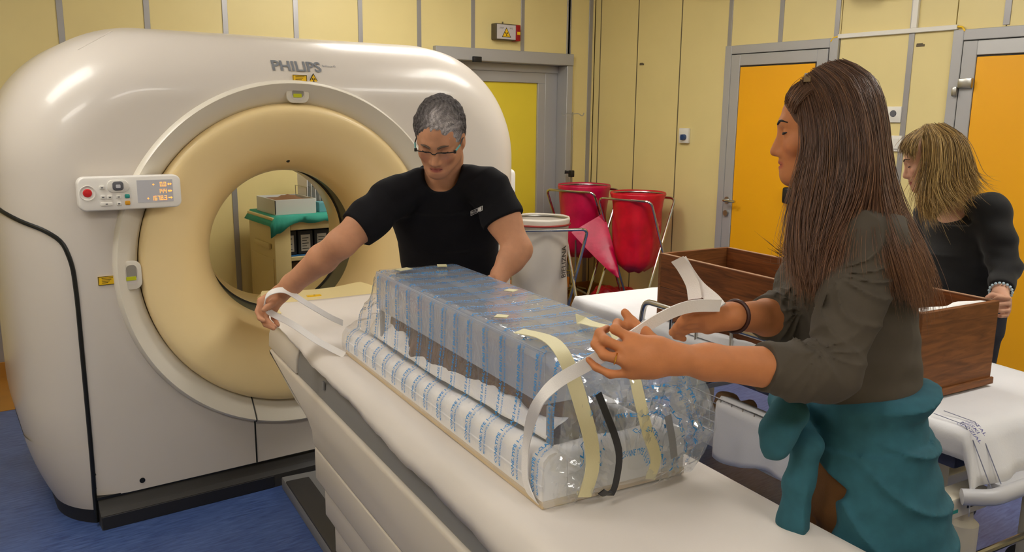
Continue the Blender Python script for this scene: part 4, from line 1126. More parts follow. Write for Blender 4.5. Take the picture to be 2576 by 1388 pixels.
def eyes(H, parent, S, brow='brow', brow_z=.024, lash_z=-.0045, bw=1.0, lw=1.0):
    for sx in (-1, 1):
        pts = []
        for k in range(11):
            x = .0185+.026*k/10; z = lash_z-.003*math.sin(math.pi*k/10); pts.append(H(sx*x, surf_y(S, H, sx*x, z)+.0008, z))
        part('lashes', MB().tube(pts, [.0005*lw]+[.0013*lw]*9+[.0005*lw], 6), 'lash', parent)
        pts = []
        for x, dz in ((.012, -.006), (.020, -.002), (.029, .001), (.038, .001), (.047, -.003)):
            pts.append(H(sx*x, surf_y(S, H, sx*x, brow_z+dz)+.0004, brow_z+dz))
        part('eyebrow', MB().tube(smooth_path(pts, 12), [bw*(.0012+.0018*math.sin(math.pi*min(1, .25+k/12*.75))) for k in range(13)], 6), brow, parent)
# ------------------------------------------------------------------ woman in the olive top, tightening the strap
mat('olive_knit', (74, 66, 55), .85, var=.08, scale=30, bump=.06, bscale=900)
mat('teal_knit', (40, 92, 106), .9, var=.12, scale=40, bump=.12, bscale=700)
mat('brown_cord', (104, 66, 26), .85, var=.2, scale=20, bump=.2, bscale=300)
mat('wrist_band', (60, 28, 20), .5); mat('gold', (220, 170, 80), .25, metal=1); mat('headband', (120, 98, 66), .6); mat('shoe_dark', (40, 36, 34), .6)
wo = thing('person', 'woman with long brown hair in olive top pulling the white strap', 'person', tuple(dep(2165, 1000, 1.72)*np.array([1, 1, 0])))
HD = 1.7
dv = nrm(ray(2096, 332)); fwdW = nrm(np.cross(dv, (0, 0, 1))*-1); fwdW = nrm(fwdW*np.array([1, 1, 0])+np.array([0, 0, -.05]))
HW = Frame(dep(2089, 330, HD), fwdW, (0, 0, 1), .955)
S = Sdf()
head_prims(S, HW, nose=1.0, jaw=.93, ears=False, cr=.91)
NB = dep(2150, 545, 1.72); WA = dep(2168, 985, 1.72)
SL = dep(2192, 610, 1.575); SR = dep(2085, 590, 1.87)
S.chain([HW(0, -.03, -.05), HW(0, -.045, -.12), NB], [.052, .05, .058], .03)
latW = nrm(SR-SL); 
# torso: chest, waist, hips
def mix(a, b_, q): return a*(1-q)+b_*q
DN = np.array([0, 0, -1.])
HIP = WA+DN*.16
S.loft([(NB+DN*.02, latW, .06, .055), (mix(NB, WA, .16), latW, .165, .085), (mix(NB, WA, .42)+fwdW*.012, latW, .145, .108), (mix(NB, WA, .72), latW, .125, .098), (WA, latW, .122, .095), (HIP, latW, .14, .098)], .03)
S.ell(mix(NB, WA, .42)+fwdW*.075-latW*.06, (.055, .06, .06), k=.03); S.ell(mix(NB, WA, .42)+fwdW*.075+latW*.06, (.055, .06, .06), k=.03)
EL = dep(2085, 938, 1.50); WL = dep(1702, 903, 1.40)
ER = dep(1985, 800, 1.78); WR = dep(1838, 795, 1.625)
S.chain([SL, mix(SL, EL, .5), EL], [.054, .047, .040], .03); S.chain([EL, mix(EL, WL, .3), mix(EL, WL, .8), WL], [.040, .040, .029, .0255], .02)
S.chain([SR, mix(SR, ER, .5), ER], [.054, .047, .040], .03); S.chain([ER, mix(ER, WR, .35), WR], [.040, .038, .0255], .02)
d3 = lambda L: [dep(*q) for q in L]
# left hand: back of the hand towards us, fingers closing over the strap
K = dict(i=dep(1590, 853, 1.412), m=dep(1576, 880, 1.398), r=dep(1578, 910, 1.394), l=dep(1592, 938, 1.402))
for k_, r0 in (('i', .016), ('m', .0165), ('r', .016), ('l', .0145)): S.cone(WL, K[k_], .020, r0*.82, .014)
S.cone(dep(1655, 880, 1.40), dep(1640, 915, 1.40), .022, .022, .02)
digits(S, [[K['i']]+d3([(1547, 828, 1.420), (1553, 812, 1.450), (1578, 824, 1.468)]), [K['m']]+d3([(1522, 856, 1.405), (1508, 836, 1.432), (1528, 826, 1.458)]),
           [K['r']]+d3([(1520, 893, 1.400), (1497, 866, 1.420), (1503, 842, 1.444)])], .0096)
digits(S, [[K['l']]+d3([(1535, 941, 1.402), (1500, 924, 1.416), (1480, 904, 1.430)])], .0082)
digits(S, [d3([(1660, 868, 1.415), (1622, 836, 1.445), (1592, 812, 1.462), (1572, 786, 1.468)])], .0112, .008)
# right hand: fist round the strap end, thumb on top
KR = dict(i=dep(1772, 789, 1.588), m=dep(1770, 802, 1.59), r=dep(1773, 813, 1.597), l=dep(1780, 823, 1.605))
for k_ in 'imrl': S.cone(WR, KR[k_], .020, .0135, .014)
digits(S, [[KR['i']]+d3([(1727, 794, 1.562), (1713, 812, 1.572), (1735, 822, 1.598)]), [KR['m']]+d3([(1716, 808, 1.570), (1701, 826, 1.582), (1724, 836, 1.604)]),
           [KR['r']]+d3([(1708, 819, 1.583), (1692, 836, 1.594), (1714, 846, 1.612)]), [KR['l']]+d3([(1716, 829, 1.600), (1700, 844, 1.606), (1720, 852, 1.62)])], .0092, .004)
digits(S, [d3([(1812, 786, 1.605), (1775, 772, 1.568), (1742, 776, 1.552), (1722, 786, 1.552)])], .0112, .007)
allp = np.array([HW(0, 0, .13), HW(0, .14, 0), HW(0, -.12, 0), SL, SR, EL, WL, ER, WR, dep(1470, 900, 1.40), WA+latW*.2, WA-latW*.2, HIP])
body = sdf_mesh('body', S, allp.min(0)-.1, allp.max(0)+.1, .0034, 'skin', wo, color=lip_tint(HW, (196, 126, 80), (172, 86, 66)))
eyes(HW, wo, S, brow='lash', lash_z=.001, lw=1.8, brow_z=.025); mouth(HW, wo, S, .017)
# ---- top: long sleeves pushed up
T = Sdf()
ins = .009
T.loft([(NB+DN*.035, latW, .075, .065), (mix(NB, WA, .16), latW, .165+ins, .085+ins), (mix(NB, WA, .42)+fwdW*.012, latW, .147+ins, .11+ins), (mix(NB, WA, .72), latW, .128+ins, .10+ins), (WA, latW, .132+ins, .108+ins), (WA+DN*.09, latW, .15, .12)], .03)
T.ell(mix(NB, WA, .42)+fwdW*.075-latW*.06, (.064, .068, .068), k=.04); T.ell(mix(NB, WA, .42)+fwdW*.075+latW*.06, (.064, .068, .068), k=.04)
axL = nrm(WL-EL); cutL = mix(EL, WL, .455); axR = nrm(WR-ER); cutR = mix(ER, WR, .42)
def sleeve_cut(cut, ax, rad):
    # remove everything beyond the cuff, near the forearm only
    return lambda P: np.maximum(-((P-cut)@ax), np.linalg.norm((P-cut)-((P-cut)@ax)[..., None]*ax, axis=-1)-rad)
SV = Sdf(); SV.chain([mix(SL, NB, .45), SL, mix(SL, EL, .45), EL, mix(EL, WL, .2), mix(EL, WL, .475)], [.05, .060, .056, .050, .049, .045], .03)
SV.half(cutL, axL); T.add(SV, .03)
SV2 = Sdf(); SV2.chain([mix(SR, NB, .45), SR, mix(SR, ER, .5), ER, mix(ER, WR, .18), mix(ER, WR, .44)], [.05, .060, .056, .050, .050, .046], .03)
SV2.half(cutR, axR); T.add(SV2, .03)
T.half(WA+DN*.075, DN)
armL = nrm(EL-SL); armR = nrm(ER-SR)
FA1, FA2, FA3 = dep(2085, 690, 1.53), dep(2035, 880, 1.49), dep(1990, 770, 1.74)
def radial(P, A, nf, r0, r1, amp, ph=0):
    q = P-A; u = q@rN; v = q@uN; w_ = q@fN; r = np.sqrt(u*u+v*v+w_*w_); th = np.arctan2(v, u)
    m_ = np.clip(r/r0, 0, 1)**1.5*np.exp(-(r/r1)**2)
    s = 1-np.abs(np.sin(th*nf+ph+2.2*np.sin(r*24)+1.3*np.sin(th*3)))
    return amp*m_*(s**2-.25)
def folds(P):
    z = P[..., 2]; q = P@fwdW; s = (P-SL)@armL
    d = radial(P, FA1, 6.5, .05, .17, .011)+radial(P, FA2, 6, .03, .10, .008, 1)+radial(P, FA3, 6, .03, .10, .009, .5)
    d = d+.0012*np.sin(s*85+3*np.sin(q*20+z*12))+.0018*np.sin(z*30+q*16+2*np.sin(q*13))
    return d
bb = np.array([NB, SL, SR, EL, ER, cutL, cutR, WA+latW*.2+DN*.1, WA-latW*.2+DN*.1])
sdf_mesh('olive_top', T, bb.min(0)-.16, bb.max(0)+.12, .0038, 'olive_knit', wo, disp=folds, dmax=.01, label='olive grey knitted top with sleeves pushed up')
# ---- trousers, shoes
L_ = Sdf(); FT = np.array([HIP[0], HIP[1], 0])
for sgn, fo in ((-1, .03), (1, -.02)):
    hp = HIP+latW*sgn*.085; kn = hp+DN*(HIP[2]-.50)+fwdW*(.03+fo); an = np.array([kn[0], kn[1], .09])-fwdW*.03
    L_.chain([hp, kn, an], [.08, .06, .05], .03)
L_.loft([(WA+DN*.04, latW, .128, .098), (HIP, latW, .155, .113), (HIP+DN*.08, latW, .155, .110)], .03)
L_.half((0, 0, .07), DN)
lb = np.array([FT, HIP, WA])
sdf_mesh('trousers', L_, lb.min(0)-.3, lb.max(0)+.25, .008, 'brown_cord', wo, disp=lambda P: .003*np.sin(P[..., 2]*55+P@fwdW*30), dmax=.004, label='brown corduroy trousers')
for sgn, fo in ((-1, .03), (1, -.02)):
    c = np.array([HIP[0], HIP[1], 0])+latW*sgn*.085+fwdW*fo
    sh_ = Sdf(); sh_.ell(c+fwdW*.05+np.array([0, 0, .04]), (.135, .048, .045), fwdW, np.cross((0, 0, 1), fwdW), (0, 0, 1)); sh_.ell(c-fwdW*.02+np.array([0, 0, .07]), (.06, .045, .06), fwdW, np.cross((0, 0, 1), fwdW), (0, 0, 1), k=.03); sh_.half((0, 0, .004), DN)
    sdf_mesh('shoe', sh_, c-.25, c+np.array([.25, .25, .2]), .008, 'shoe_dark', wo)
# ---- teal sweater knotted round the waist
Z = Sdf()
bk = -fwdW
Z.loft([(WA+DN*.005, latW, .143, .112), (WA+DN*.10+bk*.008, latW, .18, .135), (WA+DN*.30+bk*.03, latW, .215, .172), (WA+DN*.50+bk*.04, latW, .23, .185), (WA+DN*.66+bk*.05, latW, .235, .19)], .02)
# flaps open at the front: the edge runs from the knot back over the hip
def wedge(P):
    q = P-WA; f = q@fwdW; z = q[..., 2]
    edge = np.interp(-z, [.0, .085, .105, .15, .26, .34, .7], [.3, .14, .10, .028, .05, .062, .075])
    return np.maximum(edge-f, z+.085)
Z.add(wedge, .008, 's')
# rolled waistband and knot with two hanging sleeves
ring = [WA+DN*(.012+.02*math.cos(a))+latW*(.138*math.sin(a))+fwdW*(.106*math.cos(a)) for a in np.linspace(0, 2*math.pi, 25)]
Z.chain(ring, [.017]*25, .03)
kp = WA+fwdW*.15+DN*.03-latW*.03
Z.ell(kp, (.04, .04, .04), k=.02)
sl1 = [kp, dep(1985, 1040, 1.60), dep(1962, 1085, 1.585), dep(1950, 1118, 1.58)]; Z.chain(sl1, [.03, .034, .034, .03], .015)
sl2 = [kp, dep(2030, 1120, 1.62), dep(2010, 1220, 1.63), dep(1992, 1320, 1.64), dep(1978, 1400, 1.65)]; Z.chain(sl2, [.028, .028, .030, .033, .035], .012)
Z.half(WA+DN*.62, DN); 
KNP = dep(2040, 1060, 1.60)
def zf(P):
    q = P-KNP; u = q@rN; v = q@uN; r = np.sqrt(u*u+v*v)+1e-6; th = np.arctan2(v, u)
    s = 1-np.abs(np.sin(th*7+1.6*np.sin(r*9)+.6))
    m_ = np.clip((r-.10)/.10, 0, 1)*np.exp(-(r/.45)**2)
    f = P@fwdW; z = P[..., 2]; l = P@latW
    lo_ = np.clip((WA[2]-.15-z)/.3, 0, 1)
    return .019*m_*(s**3-.2)+.007*lo_*np.sin(f*48+l*30+1.5*np.sin(z*6))+.0012*np.sin(z*22+f*30+2*np.sin(f*9+z*7))+.0015*np.sin(z*95+f*20)
zb = np.array([WA+latW*.25+fwdW*.2, WA-latW*.25-fwdW*.28, WA+DN*.65, dep(1930, 1120, 1.58), dep(1962, 1420, 1.65)])
sdf_mesh('tied_sweater', Z, zb.min(0)-.06, zb.max(0)+.08, .0048, 'teal_knit', wo, disp=zf, dmax=.016, label='teal sweater knotted around the waist')
# ---- bracelet, ring, headband
ax = nrm(WR-ER); u_ = nrm(np.cross(ax, (0, 0, 1))); v_ = np.cross(ax, u_); c0 = mix(ER, WR, .93)
part('bracelet', MB().tube([c0+(u_*math.cos(a)+v_*math.sin(a))*.031 for a in np.linspace(0, 2*math.pi, 25)[:-1]], .0042, 8, closed=True), 'wrist_band', wo, label='dark red bracelet')
q0 = mix(K['r'], dep(1520, 893, 1.400), .5); ax = nrm(dep(1520, 893, 1.400)-K['r']); u_ = nrm(np.cross(ax, (0, 0, 1))); v_ = np.cross(ax, u_)
part('finger_ring', MB().tube([q0+(u_*math.cos(a)+v_*math.sin(a))*.0102 for a in np.linspace(0, 2*math.pi, 17)[:-1]], .0012, 6, closed=True), 'gold', wo, label='thin gold ring')
hb = [HW(.080*math.cos(a), .052-.004*math.sin(a), .030+.092*math.sin(a)) for a in np.linspace(math.radians(52), math.radians(128), 30)]
part('headband', ribbon(MB(), hb, .013, tuple(HW.y), .003), 'headband', wo, label='thin tan headband')
# ---- long hair: dense shell plus strands that follow the same guides
def gd(L): return [dep(*q) for q in L]
GU = [gd([(2006, 236, 1.668), (2012, 270, 1.655), (2020, 325, 1.642), (2024, 385, 1.632), (2012, 460, 1.62), (2000, 550, 1.60), (1994, 640, 1.59), (2010, 715, 1.58)]),
      gd([(2018, 214, 1.668), (2028, 245, 1.645), (2042, 310, 1.622), (2042, 390, 1.612), (2028, 480, 1.605), (2010, 580, 1.60), (2018, 690, 1.59), (2030, 735, 1.59)]),
      gd([(2030, 196, 1.672), (2058, 232, 1.636), (2080, 300, 1.610), (2086, 400, 1.60), (2068, 510, 1.595), (2045, 610, 1.59), (2042, 700, 1.58), (2052, 745, 1.58)]),
      gd([(2055, 176, 1.676), (2100, 212, 1.632), (2128, 285, 1.604), (2138, 400, 1.592), (2114, 520, 1.585), (2080, 620, 1.575), (2072, 700, 1.56), (2075, 750, 1.56)]),
      gd([(2080, 164, 1.682), (2138, 200, 1.634), (2170, 275, 1.608), (2186, 390, 1.592), (2164, 500, 1.575), (2128, 580, 1.56), (2102, 660, 1.535), (2092, 720, 1.54)]),
      gd([(2100, 159, 1.688), (2168, 200, 1.645), (2196, 275, 1.622), (2208, 400, 1.604), (2218, 500, 1.56), (2234, 580, 1.515), (2264, 680, 1.50), (2290, 770, 1.515)]),
      gd([(2115, 158, 1.696), (2188, 196, 1.660), (2218, 285, 1.648), (2230, 420, 1.64), (2256, 540, 1.59), (2294, 640, 1.56), (2314, 720, 1.56), (2318, 790, 1.57)]),
      gd([(2122, 158, 1.704), (2198, 200, 1.700), (2230, 295, 1.700), (2240, 430, 1.69), (2280, 550, 1.66), (2322, 650, 1.64), (2334, 730, 1.64), (2330, 780, 1.64)])]
HB = [lin(c)[:3] for c in ((98, 68, 50), (106, 74, 54), (84, 58, 43), (130, 92, 64), (98, 68, 50))]
# shell
def hair_shell(GU, mirror_depth, nseg, tint, inset=.006):
    Gs = [np.array(smooth_path(g, nseg)) for g in GU]; fine = []
    for i in range(len(Gs)-1):
        for w_ in (0, .25, .5, .75): fine.append(Gs[i]*(1-w_)+Gs[i+1]*w_)
    fine.append(Gs[-1]); fine = [c[:max(4, int(len(c)*.86))] for c in fine]
    front = [[p+fN*inset for p in c] for c in fine]
    backs = []
    for c in fine:
        r = []
        for p in c:
            d = (p-CAMP)@fN; r.append(CAMP+(p-CAMP)/d*(2*mirror_depth-d)); 
        backs.append(r)
    loop = front+backs[::-1]
    return loop
lp = hair_shell(GU, 1.705, 20, None)
mb = MB(); mb.grid(lp+[lp[0]]); 
mat('hair_base', (98, 70, 54), .6, var=.25, scale=120, stretch=(1, 1, .1))
part('hair_mass', mb, 'hair_base', wo, sharp=3)
strands('hair', GU, 8500, wo, 'hair', seed=2, jit=.0025, r=.0006, cols=HB, flare=.022, lenj=(.8, 1.0), seg=13, tip=.9, clump=.12, inner=.006, label='long straight brown hair')
# wisps blown forward of the shoulder
FH = [gd([(1981, 250, 1.70), (1984, 236, 1.69), (2000, 218, 1.69), (2034, 197, 1.695)]), gd([(1986, 262, 1.672), (1993, 244, 1.664), (2010, 224, 1.664), (2038, 204, 1.668)]), gd([(2000, 282, 1.652), (2008, 262, 1.646), (2024, 242, 1.638), (2046, 224, 1.634)])]
strands('front_hair', FH, 1200, wo, 'hair', seed=9, jit=.0018, r=.0007, cols=HB, flare=.004, seg=8, clump=.12, inner=.01, lenj=(.95, 1.0))
Cp = Sdf(); Cp.ell(HW(0, .008, .032), (.0725, .080, .080), HW.x, HW.y, HW.z); Cp.ell(HW(0, .028, .044), (.0625, .066, .057), HW.x, HW.y, HW.z, .02); Cp.ell(HW(0, .135, -.035), (.11, .085, .098), HW.x, HW.y, HW.z, .006, 's'); Cp.half(HW(0, 0, -.03), -HW.z)
sdf_mesh('hair_cap', Cp, HW.o-.15, HW.o+.15, .004, 'hair_base', wo)
strands('hair_wisps', [gd([(2010, 560, 1.60), (2000, 610, 1.60), (1985, 640, 1.60), (1955, 622, 1.60)]), gd([(2015, 570, 1.60), (2005, 625, 1.60), (1990, 655, 1.60), (1940, 610, 1.60)])], 40, wo, 'hair', seed=4, jit=.004, r=.0009, cols=HB, flare=.03)
# ------------------------------------------------------------------ man in the black T-shirt, leaning over the table
mat('black_jersey', (17, 16, 21), .9, var=.12, scale=30, bump=.15, bscale=700, spec=.25)
mat('dark_denim', (38, 40, 52), .85, var=.1, scale=40)
mat('white_print', (226, 224, 222), .6); mat('spec_frame', (24, 28, 32), .35); mat('spec_teal', (96, 170, 172), .35)
clear('lens', (250, 250, 252), .0, (200, 200, 200), .02, .03)
mn = thing('person', 'grey-haired man with glasses in black T-shirt leaning over the table', 'person', tuple(dep(1165, 700, 3.02)*np.array([1, 1, 0])))
cdir = nrm(-fN*np.array([1, 1, 0])); lft = -nrm(rN*np.array([1, 1, 0]))
fh = nrm(cdir*math.cos(math.radians(7))+lft*math.sin(math.radians(7)))
pt = math.radians(27); fwdM = fh*math.cos(pt)+np.array([0, 0, -math.sin(pt)]); upM = fh*math.sin(pt)+np.array([0, 0, math.cos(pt)])+rN*.04
HM = Frame(dep(1107, 345, 2.62), fwdM, upM, .925)
S = Sdf(); head_prims(S, HM, nose=1.1, jaw=1.06, male=True)
NBm = dep(1114, 438, 2.74); WAm = dep(1140, 735, 3.10)
SRm = dep(984, 500, 2.70); SLm = dep(1230, 476, 2.70)
latM = nrm(SLm-SRm); fT = nrm(np.cross(latM, (0, 0, 1))); 
if fT@cdir < 0: fT = -fT
S.chain([HM(0, -.03, -.05), HM(0, -.04, -.10), NBm], [.058, .057, .066], .03)
HIm = WAm+DN*.2+nA*.12
S.loft([(NBm+DN*.02, latM, .08, .07), (mix(NBm, WAm, .2), latM, .19, .10), (mix(NBm, WAm, .5), latM, .165, .118), (WAm, latM, .15, .115), (HIm, latM, .165, .12)], .03)
ERm = dep(858, 612, 2.60); WRm = dep(706, 738, 2.775)
ELm = dep(1303, 628, 2.66); WLm = dep(1258, 690, 2.62)
S.chain([SRm, mix(SRm, ERm, .5), ERm], [.062, .053, .045], .03); S.chain([ERm, mix(ERm, WRm, .3), mix(ERm, WRm, .8), WRm], [.045, .046, .033, .029], .02)
S.chain([SLm, mix(SLm, ELm, .5), ELm], [.062, .053, .044], .03); S.chain([ELm, mix(ELm, WLm, .4), WLm], [.044, .042, .03], .02)
# right hand: hanging, thumb and finger pinch the strap
for kx in ((657, 757, 2.745), (664, 764, 2.742), (676, 770, 2.748), (690, 776, 2.765)): S.cone(WRm, dep(*kx), .022, .0145, .014)
digits(S, [[dep(657, 757, 2.745)]+d3([(648, 783, 2.728), (654, 800, 2.715), (664, 806, 2.70)]), [dep(664, 764, 2.742)]+d3([(656, 796, 2.73), (668, 816, 2.722), (688, 826, 2.715)]),
           [dep(676, 770, 2.748)]+d3([(668, 800, 2.74), (680, 814, 2.735), (692, 822, 2.735)])], .0105)
digits(S, [[dep(690, 776, 2.765)]+d3([(688, 800, 2.76), (696, 812, 2.755), (700, 818, 2.752)])], .009)
digits(S, [d3([(696, 752, 2.752), (684, 764, 2.722), (672, 773, 2.70), (664, 779, 2.69)])], .012, .008)
for kx in ((1236, 712, 2.60), (1240, 718, 2.585), (1246, 724, 2.575), (1252, 728, 2.57)): S.cone(WLm, dep(*kx), .022, .014, .014)
for j in range(4):
    a = dep(1236+5*j, 712+5*j, 2.60-.01*j); digits(S, [[a, a+DN*.035-rN*.012, a+DN*.06+fN*.01, a+DN*.075+fN*.02]], .0098)
digits(S, [[mix(WLm, dep(1230, 705, 2.58), .4), dep(1232, 700, 2.57), dep(1222, 708, 2.56)]], .011)
ab = np.array([HM(0, 0, .13), HM(0, .14, 0), HM(0, -.13, 0), SRm, SLm, ERm, WRm, ELm, WLm, dep(640, 840, 2.68), HIm-latM*.2, HIm+latM*.2])
lt = lip_tint(HM, (200, 144, 110), (172, 96, 84)); 
def man_tint(v):
    c = lt(v); q = HM.loc(v); st_ = np.clip(1-np.abs(q[:, 2]+.085)/.035, 0, 1)*(q[:, 1] > .02)*np.clip((np.abs(q[:, 2]+.0735)-.008)/.006, 0, 1)
    return c*(1-.22*st_[:, None]*np.array([.8, .9, .8]))
sdf_mesh('body', S, ab.min(0)-.12, ab.max(0)+.12, .0036, 'skin', mn, color=man_tint)
eyes(HM, mn, S, brow='brow_grey', brow_z=.021, bw=1.3, lw=1.5); mouth(HM, mn, S, .022)
# ---- T-shirt
T = Sdf(); ins = .011
T.loft([(NBm+DN*.0, latM, .09, .085), (mix(NBm, WAm, .2), latM, .19+ins, .10+ins), (mix(NBm, WAm, .5), latM, .168+ins, .122+ins), (WAm, latM, .156+ins, .12+ins), (HIm, latM, .172, .128)], .03)
cR = mix(SRm, ERm, .70); cL = mix(SLm, ELm, .52); aR = nrm(ERm-SRm); aL = nrm(ELm-SLm)
for S0, E0, c0_, a0_ in ((SRm, ERm, cR, aR), (SLm, ELm, cL, aL)):
    SV = Sdf(); SV.chain([mix(S0, NBm, .55), S0, mix(S0, E0, .45), mix(S0, E0, .9)], [.055, .064, .064, .063], .03)
    SV.half(c0_, a0_); T.add(SV, .03)
# hollow sleeve mouths, open neckline
nu = nrm(HM.o-NBm)
T.cone(NBm+fT*.045+DN*-.008, NBm+nu*.16+fT*.03, .064, .085, .008, 's')
def mf(P):
    u = P@latM; z = P[..., 2]; f = P@fT; c0 = NBm@latM
    s = (P-SRm)@aR; d = .0035*np.exp(-(np.linalg.norm(P-SRm, axis=-1)/.13)**2)*(1-np.abs(np.sin((s+z*.4)*48)))*1.5
    s2 = (P-SLm)@aL; d += .0035*np.exp(-(np.linalg.norm(P-SLm, axis=-1)/.13)**2)*(1-np.abs(np.sin((s2+u*.4)*48)))*1.5
    d += .004*np.sin((u+z*.6)*40+2*np.sin(z*13))*np.exp(-((z-WAm[2]-.1)/.12)**2)+.002*np.sin((u-z*.8)*33)
    return d
bb = np.array([NBm, SRm, SLm, cR, cL, HIm-latM*.2, HIm+latM*.2])
sdf_mesh('black_t_shirt', T, bb.min(0)-.16, bb.max(0)+.14, .0042, 'black_jersey', mn, disp=mf, dmax=.008, label='black crew neck T-shirt with small white chest print')
# chest print: small white rectangle logo
pc = dep(1198, 537, 2.58); U1 = nrm(dep(1214, 529, 2.58)-dep(1184, 543, 2.58)); V1 = nrm(np.cross(fT, U1)); V1 = V1 if V1[2] > 0 else -V1
mb = MB(); 
# find the shirt surface along the view ray
def hit(S_, px, py, d0, d1, disp=None):
    ds = np.linspace(d0, d1, 400); P = np.array([dep(px, py, d) for d in ds]); v = S_(P)
    if disp is not None: v = v-disp(P)
    i = np.argmax(v < 0); return ds[i] if (v < 0).any() else d0
def onshirt(a, b_, off=.006):
    px = 1184+30*a-3*b_*0; py = 543-14*a+(-12)*(b_)+ (3*0); d = hit(T, px, py, 2.4, 2.9, mf); return dep(px, py, d-off)
frame_ = [((0, 0), (1, .09)), ((0, .91), (1, 1)), ((0, 0), (.045, 1)), ((.955, 0), (1, 1)), ((.5, .15), (.9, .85))]
for (a0, b0), (a1, b1) in frame_:
    rows = [[onshirt(a0+(a1-a0)*i/4, b0+(b1-b0)*j/2) for i in range(5)] for j in range(3)]; mb.grid(rows)
vv, ff = text2d('PROXIS', 1, .02, 1); vv = vv-vv.min(0); vv = vv/vv.max(0)
mb.add([onshirt(.08+.4*a, .22+.55*b_, .0062) for a, b_ in vv], ff)
part('chest_print', mb, 'white_print', mn, smooth=False, fix=False, label='small white printed logo')
# ---- trousers and shoes
L_ = Sdf()
for sgn in (-1, 1):
    hp = HIm+latM*sgn*.09; kn = np.array([hp[0], hp[1], .52])+fT*.02; an = np.array([hp[0], hp[1], .08])
    L_.chain([hp, kn, an], [.095, .068, .055], .03)
L_.loft([(WAm+DN*.1, latM, .155, .118), (HIm, latM, .175, .13), (HIm+DN*.08, latM, .17, .125)], .03); L_.half((0, 0, .06), DN)
lb = np.array([HIm-latM*.25, HIm+latM*.25, np.array([HIm[0], HIm[1], 0]), WAm])
sdf_mesh('trousers', L_, lb.min(0)-.2, lb.max(0)+.2, .009, 'dark_denim', mn, label='dark trousers')
for sgn in (-1, 1):
    c = np.array([HIm[0], HIm[1], 0])+latM*sgn*.09; sd = np.cross((0, 0, 1), fT)
    sh_ = Sdf(); sh_.ell(c+fT*.06+np.array([0, 0, .045]), (.15, .05, .05), fT, sd, (0, 0, 1)); sh_.ell(c-fT*.02+np.array([0, 0, .07]), (.07, .048, .06), fT, sd, (0, 0, 1), k=.03); sh_.half((0, 0, .004), DN)
    sdf_mesh('shoe', sh_, c-.26, c+np.array([.26, .26, .2]), .009, 'shoe_dark', mn)
# ---- short grey hair
Hs = Sdf()
Hs.ell(HM(0, -.016, .044), (.0815, .104, .089), HM.x, HM.y, HM.z, .01); Hs.ell(HM(0, -.045, -.01), (.074, .07, .07), HM.x, HM.y, HM.z, .02)
Hs.ell(HM(0, .125, -.012), (.085, .062, .072), HM.x, HM.y, HM.z, .012, 's'); Hs.half(HM(0, 0, -.055), -HM.z)
for sx in (-1, 1): Hs.ell(HM(sx*.08, .0, -.025), (.02, .028, .042), HM.x, HM.y, HM.z, .008, 's')
def hn(P):
    q = HM.loc(P); x, y, z = q[..., 0], q[..., 1], q[..., 2]
    return .0012*np.sin(x*330+5*np.sin(y*50)+3*np.sin(z*60))+.0014*np.sin(x*140-y*170+3*np.sin(z*70+y*30))+.0016*np.sin(y*95+x*60+2)
G1, G2, G3 = (np.array(lin(c)[:3]) for c in ((206, 198, 198), (122, 116, 116), (62, 58, 58)))
def hair_tint(v):
    q = HM.loc(v); w_ = np.clip(.5+.3*np.sin(q[:, 0]*420+6*np.sin(q[:, 1]*60)+5*np.sin(q[:, 2]*90))+.3*np.sin(q[:, 0]*150-q[:, 1]*210+4*np.sin(q[:, 2]*80)), 0, 1)
    fr = np.clip((q[:, 1]+.0)/.06, 0, 1)*np.clip((q[:, 0]*-1+.055)/.05, 0, 1)
    w_ = np.clip(w_*.3+fr*.6+.02, 0, 1)[:, None]
    return np.where(w_ < .5, G3+(G2-G3)*w_*2, G2+(G1-G2)*(w_*2-1))
sdf_mesh('short_hair', Hs, HM.o-.17, HM.o+.17, .0026, 'hair_short', mn, disp=hn, dmax=.008, color=hair_tint, label='short tousled grey hair')
rg = np.random.RandomState(8); gl = []
for a in range(2200):
    th = rg.rand()*2*math.pi; ph = math.radians(5+rg.rand()*80)
    n_ = np.array([math.cos(th)*math.sin(ph), math.sin(th)*math.sin(ph), math.cos(ph)]); p0 = np.array([n_[0]*.081, -.016+n_[1]*.103, .044+n_[2]*.089])
    if p0[1] > .055 and p0[2] < .075: continue
    dr = nrm(n_*.12+np.array([.3*rg.randn()-.3, .8+.3*rg.randn(), -.2+.1*rg.randn()])); l_ = .010+.008*rg.rand()
    gl.append((HM(*p0), HM(*(p0+dr*l_*.6+n_*.002)), HM(*(p0+dr*l_-n_*.002))))
mb = MB()
for p0, p1, p2 in gl: mb.tube([p0, p1, p2], [.0006, .0006, .0003], 3, caps=False)
mat('hair_grey', (170, 164, 164), .45, var=.45, scale=160, rgb2=(84, 80, 80))
part('hair_strands', mb, 'hair_grey', mn, sharp=3, fix=False)
